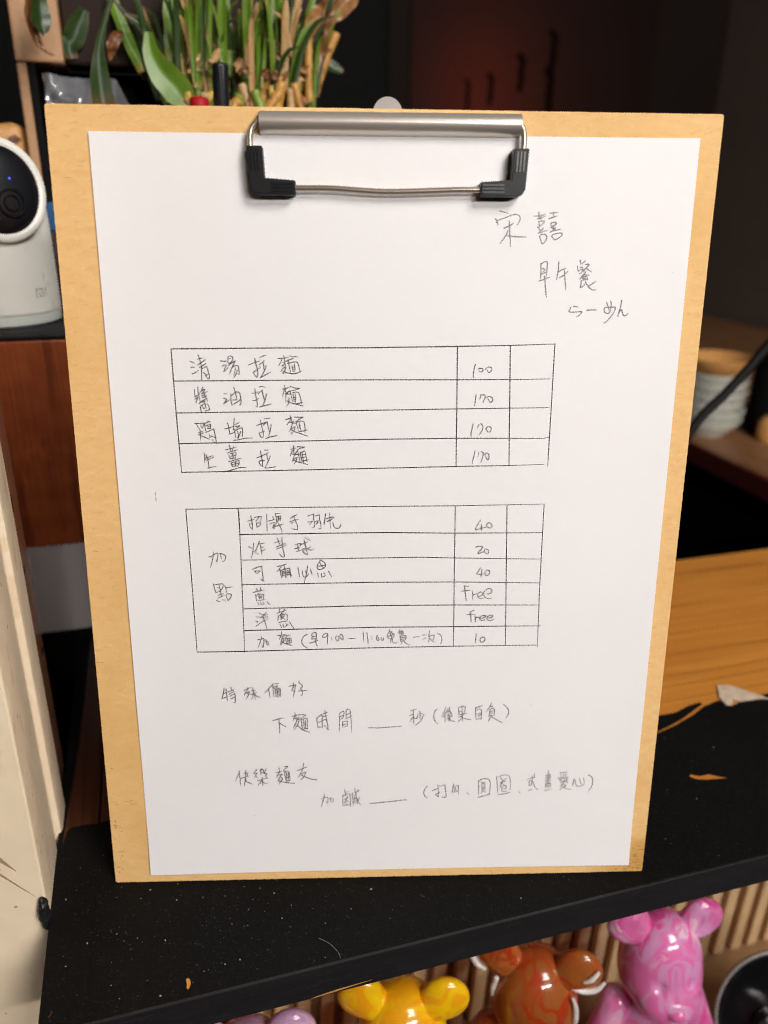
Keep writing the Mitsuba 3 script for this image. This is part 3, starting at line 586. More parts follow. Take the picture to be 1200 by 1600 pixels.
frng = np.random.default_rng(21)
EXTRA = []
for k in range(84):
    u, v = frng.uniform(80, 176), frng.uniform(306, 372)
    zb, h = frng.uniform(314, 345), frng.uniform(26, 62)
    lean = (u - 126) * 0.25 + frng.normal(0, 5)
    tone = ['dark', 'green', 'green', 'dark', 'brown', 'tan', 'green'][k % 7]
    if k % 4 == 2:
        tone = ['green', 'yellow', 'orange', 'tan', 'green'][k % 5]
        EXTRA.append(('cane', tone, [frng.uniform(2.2, 3.4)] * 3, [[u, v, zb - 8], [u + lean * .3, v, zb + h * .2], [u + lean * .6, v, zb + h * .5]]))
    else:
        w_ = frng.uniform(1.2, 3.2)
        EXTRA.append(('leaf', tone, [w_ * .7, w_, w_, w_ * .9, w_ * .4], [[u, v, zb], [u + lean * .25, v, zb + h * .3], [u + lean * .5, v - 3, zb + h * .6], [u + lean * .8, v - 5, zb + h * .85], [u + lean * 1.2, v - 6, zb + h]]))
for k in range(18):     # golden canes in the front row
    u = 98 + 4.1 * k + frng.normal(0, 1.0)
    r_ = frng.uniform(2.3, 3.6)
    v = frng.uniform(299, 309)
    zt = frng.uniform(325, 339)
    EXTRA.append(('cane', ['yellow', 'orange', 'green', 'yellow', 'tan', 'orange'][(k * 5) % 6], [r_, r_, r_ * .9], [[u, v, 308], [u + frng.normal(0, 2), v, 322], [u + frng.normal(0, 4), v, zt]]))
for k in range(44):     # narrow arching blades among the canes
    u, v = frng.uniform(92, 172), frng.uniform(300, 330)
    zb, h, lean = frng.uniform(318, 348), frng.uniform(28, 60), frng.normal((u - 128) * 0.22, 8)
    w_ = frng.uniform(0.7, 1.8)
    EXTRA.append(('leaf', ['green', 'dark', 'green', 'green', 'tan', 'dark'][k % 6], [w_ * .8, w_, w_, w_ * .8, w_ * .2], [[u, v, zb], [u + lean * .2, v - 1, zb + h * .35], [u + lean * .5, v - 3, zb + h * .65], [u + lean * .9, v - 6, zb + h * .85], [u + lean * 1.5, v - 9, zb + h * .92]]))
for k in range(26):     # torn sheath scraps at the nodes
    u, v, z_ = frng.uniform(96, 170), frng.uniform(300, 318), frng.uniform(326, 352)
    a_, l_ = frng.uniform(0, 6.28), frng.uniform(2.5, 6)
    EXTRA.append(('leaf', ['tan', 'brown', 'dry'][k % 3], [.4, 1.6, 2.1, 1.3, .2], [[u + l_ * t_ * math.cos(a_), v, z_ + l_ * t_ * math.sin(a_) + 1.2 * math.sin(3 * t_)] for t_ in (-1, -.5, 0, .5, 1)]))
for kind, tone, w, pts in FOLIAGE + EXTRA:
    P = np.array(pts) / 1000
    wv = np.array(w) / 1000
    if kind == 'cane':
        L = smooth_line(P, 7)
        s = np.linspace(0, 1, len(L))
        r = np.interp(s, np.linspace(0, 1, len(wv)), wv) * (1 + 0.16 * np.exp(-((s - 0.48) / 0.05) ** 2) + 0.12 * np.exp(-((s - 0.95) / 0.05) ** 2) + 0.12 * np.exp(-((s - 0.05) / 0.06) ** 2))
        if L[0][2] > L[-1][2]:
            L, r = L[::-1], r[::-1]
        m = tube(L, r, 14)
        m.vertices += m.vertex_normals * ((meshkit.fbm(m.vertices * 500, 2, 2) - .5) * 0.0009)[:, None]
        add('potted_bamboo__cane', m, CANE[tone], 50)
    else:
        L = smooth_line(P, 6)
        s = np.linspace(0, 1, len(L))
        hw = np.interp(s, np.linspace(0, 1, len(wv)), wv)
        t = np.gradient(L, axis=0); t /= np.linalg.norm(t, axis=1, keepdims=True)
        tilt = rng.uniform(-0.5, 0.5)
        nv = np.array([0.15 + tilt, -0.95, 0.25]); side = np.cross(t, nv); side /= np.linalg.norm(side, axis=1, keepdims=True)
        nn = np.cross(side, t); nn /= np.linalg.norm(nn, axis=1, keepdims=True)
        cols = np.linspace(-1, 1, 9)
        fold = 0.35 if tone in ('green', 'dark') else 0.6
        wob = meshkit.fbm(np.c_[s * 5, s * 0 + len(labels) * .1 + P[0, 0] * 90, s * 0], 2, 6) - 0.5
        V = L[:, None] + side[:, None] * (cols[None, :, None] * hw[:, None, None]) + nn[:, None] * ((np.abs(cols)[None, :] * fold + wob[:, None] * cols[None, :] * (0.5 if fold < .5 else 1.6)) * hw[:, None])[..., None]
        V = V.reshape(-1, 3)
        if tone in ('dry', 'brown'):
            V = V + nn[0] * ((meshkit.fbm(V * 130, 3, 9) - .5) * 0.006)[:, None]
        uv = np.stack(np.broadcast_arrays((cols[None, :] + 1) / 2, s[:, None]), -1).reshape(-1, 2)
        q = np.arange(len(L) * 9).reshape(len(L), 9)
        F = np.vstack([np.stack([q[:-1, :-1], q[1:, :-1], q[1:, 1:]], -1).reshape(-1, 3), np.stack([q[:-1, :-1], q[1:, 1:], q[:-1, 1:]], -1).reshape(-1, 3)])
        add('potted_bamboo__leaf', trimesh.Trimesh(V, F, process=False), LEAF[tone], True, uv=uv)
tag('potted_bamboo', 'bunch of lucky bamboo canes with green and withered leaves in a white pot', 'potted plant')

# pens in a cup behind the board
add('pen_cup', lathe([(0, 0), (0.019, 0), (0.0195, 0.001), (0.0205, 0.080), (0.0195, 0.080), (0.0185, 0.004), (0, 0.004)], (0.102, 0.262, 0.2127), 40), mat('smoky_cup', pri((0.05, 0.05, 0.055), 0.2)), 30, label='dark pen cup hidden behind the top of the clipboard', category='cup')
def pen(name, p0, p1, r, m_, label, grooves):
    p0, p1 = np.array(p0), np.array(p1)
    L = np.linspace(p0, p1, 14)
    t = tube(L, r, 28)
    if grooves:
        ax = (p1 - p0) / np.linalg.norm(p1 - p0)
        d = t.vertices - p0; d -= np.outer(d @ ax, ax)
        ang = np.arctan2(d @ np.cross(ax, [0, 1, 0]), d[:, 1])
        t.vertices += (d / (np.linalg.norm(d, axis=1, keepdims=True) + 1e-9)) * (0.00025 * np.cos(ang * 7))[:, None]
    add(f'{name}__barrel', t, m_, 45)
    tag(name, label, 'pen')
PENB = mat('black_pen', pri((0.012, 0.013, 0.016), 0.18, specular=0.6))
PENR = mat('red_pen', pri((0.42, 0.010, 0.012), 0.15, clearcoat=1.0))
pen('black_pen', (0.1095, 0.2580, 0.225), (0.1130, 0.2600, 0.3400), 0.0041, PENB, 'ribbed black pen standing behind the top of the clipboard', True)
pen('red_pen', (0.098, 0.2620, 0.225), (0.1010, 0.2590, 0.3235), 0.0052, PENR, 'red pen barely showing over the top of the clipboard', False)
add('black_pen__clip', rbox([0.1115, 0.2545, 0.318], [0.1135, 0.2556, 0.339], 0.0004), PENB)

# ---------------------------------------------------------------- display case under the counter
CZF = -0.2500
def slat_wood(p, n, uv):
    g = noise(p.x * 500, p.y * 500, p.z * 14)
    g2 = fbm(p.x * 60, p.y * 60, p.z * 12, 3)
    v = cell_rand(dr.floor((p.x - p.z * 0.09) / 0.015), 3, 5)
    return mix(mix((0.70, 0.45, 0.22), (0.84, 0.62, 0.37), 0.5 * g + 0.5 * g2), (0.48, 0.28, 0.12), 0.5 * v)
SLAT = mat('slat_wood', pri(slat_wood, 0.5))
CASEB = mat('case_brown', pri(lambda p, n, uv: mix((0.24, 0.13, 0.06), (0.36, 0.21, 0.10), fbm(p.x * 40, p.y * 40, p.z * 40, 3)), 0.45))
add('display_case__floor', rbox([0.0, 0.002, CZF - 0.015], [0.90, 0.145, CZF], 0.001), CASEB)
add('display_case__back_board', rbox([0.0, 0.131, CZF + 0.0004], [0.90, 0.139, -0.0175], 0.001), CASEB)
proto = rbox([-0.0042, -0.003, 0], [0.0042, 0.003, 0.2310], 0.0008)
tilt = 0.05
for k in range(40):
    u = 0.008 + 0.0150 * k
    r = trimesh.transformations.rotation_matrix(tilt, [0, 1, 0])
    q = proto.copy(); q.apply_transform(r); q.apply_translation([u + rng.normal(0, .0003), 0.1265, CZF + 0.0008])
    add('display_case__slat', q, SLAT)
add('display_case__side_panel', rbox([0.86, 0.003, CZF + 0.0004], [0.875, 0.13, -0.0175], 0.001), CASEB)
pane = trimesh.Trimesh([[0.001, 0.0045, CZF], [0.86, 0.0045, CZF], [0.86, 0.0045, -0.0168], [0.001, 0.0045, -0.0168]], [[0, 1, 2], [0, 2, 3]], process=False)
scene['m_pane'] = {'type': 'thindielectric', 'int_ior': 1.5}
add('display_case__glass_pane', pane, 'm_pane')
tag('display_case', 'glass fronted display case with wooden slats under the counter', 'display case')

# one mould of bear figurine, five pours
def smin(a, b, k):
    h = max(k - abs(a - b), 0.0) / k
    return min(a, b) - h * h * k * 0.25
def ell(p, c, r):
    x, y, z_ = (p[0] - c[0]) / r[0], (p[1] - c[1]) / r[1], (p[2] - c[2]) / r[2]
    k0 = math.sqrt(x * x + y * y + z_ * z_)
    k1 = math.sqrt((x / r[0]) ** 2 + (y / r[1]) ** 2 + (z_ / r[2]) ** 2) + 1e-9
    return k0 * (k0 - 1.0) / k1
def cap(p, a, b, ra, rb):
    pa = [p[i] - a[i] for i in range(3)]; ba = [b[i] - a[i] for i in range(3)]
    h = min(1.0, max(0.0, sum(pa[i] * ba[i] for i in range(3)) / sum(v * v for v in ba)))
    return math.sqrt(sum((pa[i] - ba[i] * h) ** 2 for i in range(3))) - (ra + (rb - ra) * h)
def head_sdf(p):
    d = smin(ell(p, (0, 0, 127), (22.5, 21.5, 27)), ell(p, (0, -4, 113), (21, 19, 16)), 12)
    d = smin(d, ell(p, (0, -18.5, 110), (17.0, 11.5, 12.5)), 7)
    d = smin(d, ell(p, (0, -29.0, 114), (6.0, 4.0, 4.4)), 1.6)
    d = smin(d, ell(p, (0, -25.5, 104.5), (7.5, 5.0, 3.0)), 1.2)
    d = -smin(-d, -(-(ell(p, (9.5, -22.5, 126), (3.2, 3, 3.6)))), 2.5)
    d = -smin(-d, -(-(ell(p, (-9.5, -22.5, 126), (3.2, 3, 3.6)))), 2.5)
    d = -smin(-d, -(-cap(p, (-4.5, -29.6, 108.2), (4.5, -29.6, 108.2), 0.9, 0.9)), 1.2)
    for s_ in (-1, 1):
        d = -smin(-d, -(-cap(p, (s_ * 3.5, -25.5, 134), (s_ * 9, -22.5, 137), 0.9, 0.7)), 1.5)
    return d
def body_sdf(p):
    d = ell(p, (0, 0, 66), (25, 21, 30))
    d = smin(d, cap(p, (0, 0, 85), (0, 0, 100), 14, 12), 8)
    return d
def limb(a, b, ra, rb):
    return lambda p: cap(p, a, b, ra, rb)
def ear_sdf(s):
    def f(p):
        d = smin(ell(p, (s * 21.5, 1, 150.5), (12.2, 6.2, 13.0)), cap(p, (s * 9, 1, 140), (s * 17, 1, 146), 8.5, 6.0), 7)
        return -smin(-d, -(-ell(p, (s * 22.5, -8.0, 151), (7.5, 4.2, 8.5))), 3)
    return f
def level(f, lo, hi, e):
    m = m3.Manifold.level_set(lambda x, y, z_: -f((x, y, z_)), [*lo, *hi], e, 0.0)
    return to_mesh(m)
PARTS = {'head': level(head_sdf, (-30, -37, 92), (30, 26, 158), 1.7), 'body': level(body_sdf, (-29, -25, 32), (29, 25, 112), 3.2),
         'ear': level(ear_sdf(-1), (-40, -14, 128), (2, 14, 169), 1.8), 'ear_001': level(ear_sdf(1), (-2, -14, 128), (40, 14, 169), 1.8),
         'arm': level(limb((-22, 0, 90), (-37, -7, 52), 9.5, 8), (-50, -20, 38), (-8, 14, 104), 2.8), 'arm_001': level(limb((22, 0, 90), (37, -7, 52), 9.5, 8), (8, -20, 38), (50, 14, 104), 2.8),
         'leg': level(limb((-13, 0, 44), (-15, -6, 14.5), 13, 14), (-32, -24, -2), (4, 16, 60), 3.0), 'leg_001': level(limb((13, 0, 44), (15, -6, 14.5), 13, 14), (-4, -24, -2), (32, 16, 60), 3.0)}
def pour(c, seed, lo=0.35, hi=0.65, f=30, flow=1.0):
    def fn(p, n, uv):
        q = mi.Point3f(p.x * f + seed, p.y * f, p.z * f * flow)
        a = fbm(q.x, q.y, q.z, 3)
        b = fbm(q.x * 1.3 + 4 * a, q.y * 1.3 + 3 * a, q.z * 0.6 + 5, 3)
        s = fbm(q.x * 1.6 + 9 * b, q.y * 1.6 + 7 * a, q.z * 0.8 + 6 * b, 3)
        col = mix(c[0], c[1], smoothstep(lo, hi, s))
        col = mix(col, c[2], 0.7 * smoothstep(0.58, 0.66, b) * (1 - smoothstep(0.67, 0.75, b)))
        return mix(col, c[3], smoothstep(0.60, 0.78, fbm(q.x * 2.4 + 6 * s, q.y * 2 + 3, q.z * 0.9, 2)) * 0.8)
    return {'type': 'twosided', 'bsdf': {'type': 'principled', 'base_color': proc(fn), 'roughness': 0.10, 'specular': 0.55, 'clearcoat': 0.8, 'clearcoat_gloss': 0.95}}
POURS = [
    ('bear_figurine', (0.3110, 0.052, CZF), -10, 'pink', [(0.80, 0.17, 0.44), (0.72, 0.32, 0.58), (0.66, 0.03, 0.24), (0.86, 0.62, 0.72)], 'glossy pink marbled bear figurine with a grumpy muzzle behind the glass'),
    ('bear_figurine_001', (0.2310, 0.050, CZF), 150, 'orange', [(0.40, 0.040, 0.008), (0.34, 0.095, 0.018), (0.24, 0.022, 0.008), (0.52, 0.13, 0.03)], 'red orange bear figurine with white paint drips behind the glass'),
    ('bear_figurine_002', (0.1555, 0.050, CZF), 163, 'yellow', [(0.90, 0.54, 0.004), (0.88, 0.38, 0.006), (0.92, 0.66, 0.008), (0.84, 0.30, 0.012)], 'bright yellow and orange bear figurine behind the glass'),
    ('bear_figurine_003', (0.0760, 0.050, CZF), -10, 'lilac', [(0.50, 0.27, 0.46), (0.58, 0.36, 0.50), (0.45, 0.20, 0.36), (0.66, 0.50, 0.58)], 'pale lilac bear figurine behind the glass with only an ear showing'),
    ('bear_figurine_004', (0.0620, 0.0975, CZF), -20, 'red', [(0.45, 0.035, 0.012), (0.42, 0.09, 0.02), (0.30, 0.02, 0.01), (0.6, 0.16, 0.05)], 'dark red bear figurine standing behind the lilac one'),
]
base = {}
for part, m in PARTS.items():
    m.apply_scale(0.001)
    base[part] = mikit.ply(m, None, True)
for i, (key, loc, rot, name, cols, lab) in enumerate(POURS):
    M = T().translate(list(loc)).rotate([0, 0, 1], rot)
    b = mat('pour_' + name, pour(cols, 3.7 * i + 1.0, 0.40, 0.60, *((46, 0.45) if name == 'pink' else (34, 0.7))))
    for part in PARTS:
        scene[f'{key}__{part}'] = {**base[part], 'bsdf': {'type': 'ref', 'id': b}, 'to_world': M}
    tag(key, lab, 'figurine', 'poured paint bear figurines in the display case')
DRIP = mat('white_drip', pri((0.78, 0.74, 0.68), 0.12, clearcoat=0.8))
Mo = trimesh.transformations.rotation_matrix(math.radians(-30), [0, 0, 1]); Mo[:3, 3] = POURS[1][1]
for pts, r in (([(19.5, -11.5, 141), (21.5, -10, 133), (22.3, -9, 124), (22, -8, 116)], [0.8, 1.5, 1.7, 1.0]), ([(-20.5, -10, 142), (-22.0, -9, 134), (-22.3, -8, 126)], [1.4, 1.7, 0.8]),
               ([(14, -7.2, 146), (19, -6.5, 143), (25, -5.8, 141.2), (31, -4.5, 142.5), (35, -3, 147)], [0.8, 1.5, 1.7, 1.6, 0.9]), ([(-35, -3, 147), (-31.5, -4.5, 142.5), (-27, -5.6, 141.2)], [1.9, 1.7, 1.0]),
               ([(28, -8.5, 88), (32, -9.5, 78), (36, -12, 66)], [1.4, 2.2, 1.8]), ([(24, -8.0, 150), (28, -7.6, 153), (31, -5.8, 157)], [0.8, 1.5, 1.0])):
    d = tube(smooth_line(np.array(pts) / 1000, 6), np.interp(np.linspace(0, 1, 6 * (len(pts) - 1) + 1), np.linspace(0, 1, len(r)), r) / 1000, 12)
    d.apply_transform(Mo)
    add('bear_figurine_001__paint_drip', d, DRIP, True)
# black round dish
dish = lathe([(0, 0), (0.031, 0.0), (0.0365, 0.0035), (0.0385, 0.008), (0.0378, 0.0092), (0.0358, 0.0082), (0.0310, 0.0045), (0.012, 0.003), (0, 0.003)], (0, 0, 0), 72)
D4 = aim((-0.30, -0.80, 0.42), (0.4130, 0.052, -0.2120)); dish.apply_scale(1.13); dish.apply_transform(D4)
add('black_dish__plate', dish, GLOSS_BLACK, 40)
rim = trimesh.creation.torus(0.0429, 0.0011, major_sections=80, minor_sections=10); rim.apply_translation([0, 0, 0.0102]); rim.apply_transform(D4)
add('black_dish__rim', rim, mat('pale_rim', pri((0.42, 0.41, 0.40), 0.2, metallic=0.4)), True, label='pale shiny rim')
kn = lathe([(0, 0.003), (0.0105, 0.003), (0.0125, 0.010), (0.0115, 0.016), (0.007, 0.019), (0, 0.0195)], (-0.008, -0.006, 0), 40); kn.apply_transform(D4)
add('black_dish__knob', kn, mat('smoked_chrome', two({'type': 'roughconductor', 'material': 'none', 'specular_reflectance': rgb(0.45, 0.43, 0.42), 'alpha': 0.12})), 40)
tag('black_dish', 'glossy black round dish standing at the right of the pink figurine', 'dish')

# ---------------------------------------------------------------- clipboard
RB = np.array([[0.969689573, 0.029521115, -0.242550274], [-0.244340183, 0.117489924, -0.96254558], [0.0000818, 0.99263519, 0.121141949]])
OB = np.array([0.0415155, 0.05958164, 0.00472282])
BM = np.eye(4); BM[:3, :3], BM[:3, 3] = RB * 0.001, OB      # millimetres on the board -> metres in the room
def onboard(m):
    m = m.copy(); m.apply_transform(BM); return m
def rounded(x0, y0, x1, y1, r):
    return shapely.box(x0 + r, y0 + r, x1 - r, y1 - r).buffer(r, quad_segs=4)
quad = Polygon([(-15.8, -4.45), (216.9, -4.45), (218.0, 304.9), (-14.2, 305.6)]).buffer(-0.9).buffer(0.9, quad_segs=4)
ring = []
c = list(quad.exterior.coords)
for a, b in zip(c[:-1], c[1:]):
    n = max(1, int(math.dist(a, b) / 1.2))
    for k in range(n):
        ring.append((a[0] + (b[0] - a[0]) * k / n, a[1] + (b[1] - a[1]) * k / n))
ring = np.array(ring)
cen = ring.mean(0)
j = meshkit.fbm(np.c_[ring * 0.55, ring[:, :1] * 0], 3, 11) - 0.5
amp = np.where((ring[:, 1] < 0), 0.75, 0.35)
ring = ring - (ring - cen) / np.linalg.norm(ring - cen, axis=1, keepdims=True) * (np.abs(j) * amp)[:, None]
brd = prism(Polygon(ring), -3.0, -0.25)
# soften the front arris: a slightly smaller top face
top = prism(Polygon(ring).buffer(-0.25), -0.25, -0.10)
add('clipboard__board', onboard(brd), CARD)
add('clipboard__board_face', onboard(top), CARD)
# worn corner and specks
stain = []
srng = np.random.default_rng(5)
for k in range(95):
    t = srng.random()
    if k < 26:
        x_, y_ = srng.normal(-12.6, 0.9), 55 - 60 * t ** 0.7
    elif k < 70:
        x_, y_ = 216 - abs(srng.normal(0, 4)), -3.4 + abs(srng.normal(0, 3.0)) * (1 + 1.6 * (srng.random() < .3))
    else:
        x_, y_ = srng.uniform(-14, 216), srng.uniform(-4, 305)
        if 0 < x_ < 210 and 0 < y_ < 297:
            continue
    if not Polygon(ring).buffer(-0.9).contains(shapely.Point(x_, y_)):
        continue
    a = srng.uniform(-0.5, 0.5)
    l = srng.uniform(0.06, 0.25) if k < 26 else srng.uniform(0.15, 0.8) if k < 70 else srng.uniform(0.5, 2.2)
    stain.append(LineString([(x_ - l * math.cos(a), y_ - l * .3 * math.sin(a)), (x_, y_ + srng.normal(0, .25)), (x_ + l * math.cos(a), y_ + l * .3 * math.sin(a))]).buffer(srng.uniform(0.06, 0.22) if k < 70 else 0.07, quad_segs=2))
add('clipboard__stain', onboard(flat(shapely.union_all(stain), -0.075)), CARD_STAIN, kind='stuff', label='dark specks and fibres on the cardboard')
# clip: curled steel tube, wire bail, two rubber feet, hanging tab
a = np.linspace(math.radians(-89), math.radians(120), 26)
outer = np.c_[np.cos(a) * 5.0, np.sin(a) * 3.75]
inner = np.c_[np.cos(a) * 4.45, np.sin(a) * 3.25]
prof = Polygon(np.vstack([outer, inner[::-1]]))
tb = prism(prof, 57.9, 146.9)
tb.apply_transform(np.array([[0, 0, 1, 0], [0, 1, 0, 300.3], [1, 0, 0, 0.0], [0, 0, 0, 1]]))   # profile x -> board normal, y -> board y
tb.fix_normals()
add('clipboard__clip_tube', onboard(tb), STEEL, 35, label='brushed steel clip tube')
tabp = rounded(58.2, 298.0, 146.6, 303.2, 0.6)
add('clipboard__clip_plate', onboard(prism(tabp, -0.095, 0.75)), STEEL)
hang = LineString([(96, 304), (101.5, 304), (107, 304)]).buffer(1.5).union(shapely.Point(101.4, 304.6).buffer(5.0))
add('clipboard__hanging_tab', onboard(prism(hang, -4.3, -3.05)), ZINC, label='grey hanging tab peeking over the board')
wire = smooth_line([[62, 300.2, 2.9], [58, 300.4, 3.0], [55.9, 299.0, 3.1], [54.7, 296.2, 3.3], [54.7, 291, 3.6], [55.2, 284, 3.3], [56.2, 280.6, 3.2], [60.5, 279.5, 3.2], [70, 279.3, 3.2], [82, 279.3, 3.2], [100, 278.4, 3.1], [118, 278.9, 3.1], [126, 279.2, 3.2], [138, 279.3, 3.2], [144.5, 279.9, 3.2], [147.3, 282.5, 3.2], [147.7, 290, 3.5], [147.9, 296.2, 3.3], [147.2, 299.2, 3.1], [145.5, 300.5, 3.0], [142, 300.2, 2.9]], 7)
add('clipboard__clip_wire', onboard(tube(wire, 1.02, 14)), WIRE, True)
RUBBER_RIB = mat('rubber_rib', pri((0.008, 0.008, 0.009), 0.26, specular=0.5))
def foot(s):
    """Black rubber corner; s = 1 left, -1 right (mirrored about the clip's middle)."""
    mx = (lambda x_: x_) if s > 0 else (lambda x_: 202.9 - x_)
    o = Polygon([(53.3, 292.4), (58.7, 292.4), (59.2, 282.3), (69.6, 281.6), (69.6, 276.9), (57.2, 276.9), (55.2, 277.5), (54.1, 279.2)])
    o = o.buffer(-0.35).buffer(0.35, quad_segs=3)
    o = Polygon([(mx(x_), y_) for x_, y_ in o.exterior.coords])
    ms = [prism(o, 0.6, 5.0), prism(o.buffer(-0.45), 5.0, 5.45)]
    key = add('clipboard__rubber_foot', onboard(cat(ms)), RUBBER)
    for k in range(3):
        xg = 55.0 + 1.15 * k
        q = LineString([(mx(xg), 291.0), (mx(xg + .25), 285.0)]).buffer(0.33, quad_segs=3)
        add(f'{key}__rib', onboard(cat([prism(q, 5.45, 5.95), prism(q.buffer(-0.14), 5.95, 6.12)])), RUBBER_RIB)
        yg = 278.2 + 1.15 * k
        q = LineString([(mx(61.8), yg), (mx(68.9), yg)]).buffer(0.33, quad_segs=3)
        add(f'{key}__rib', onboard(cat([prism(q, 5.45, 5.95), prism(q.buffer(-0.14), 5.95, 6.12)])), RUBBER_RIB)
foot(1); foot(-1)
tag('clipboard', 'tan cardboard clipboard with a steel wire clip leaning on the counter', 'clipboard')

# paper sheet, with a very slight lift at its lower corners
def lift(x_, y_):
    x_, y_ = np.asarray(x_, float), np.asarray(y_, float)
    e = np.clip((60 - y_) / 60, 0, 1) ** 2
    return 0.10 + 1.15 * e * (0.35 + 0.65 * np.abs(x_ / 105 - 1) ** 2) + 0.75 * np.clip((np.abs(x_ - 105) - 80) / 25, 0, 1) ** 2 * np.clip((y_ - 20) / 60, 0, 1)
nx, ny = 43, 60
gx, gy = np.meshgrid(np.linspace(0, 210, nx), np.linspace(0, 297, ny))
vt = np.c_[gx.ravel(), gy.ravel(), lift(gx, gy).ravel()]
i_ = np.arange(nx * ny).reshape(ny, nx)
ft = np.vstack([np.stack([i_[:-1, :-1], i_[:-1, 1:], i_[1:, 1:]], -1).reshape(-1, 3), np.stack([i_[:-1, :-1], i_[1:, 1:], i_[1:, :-1]], -1).reshape(-1, 3)])
bd = np.r_[i_[0, :], i_[1:, -1], i_[-1, -2::-1], i_[-2:0:-1, 0]]
n0 = len(vt)
vb = vt - [0, 0, 0.09]
wall = []
for a, b in zip(bd, np.roll(bd, -1)):
    wall += [[a, n0 + a, n0 + b], [a, n0 + b, b]]
sheet = trimesh.Trimesh(np.vstack([vt, vb]), np.vstack([ft, ft[:, ::-1] + n0, wall]), process=False)
add('menu_sheet__paper', onboard(sheet), PAPER, 40)
tag('menu_sheet', 'white sheet with a handwritten noodle menu held by the clip', 'menu')

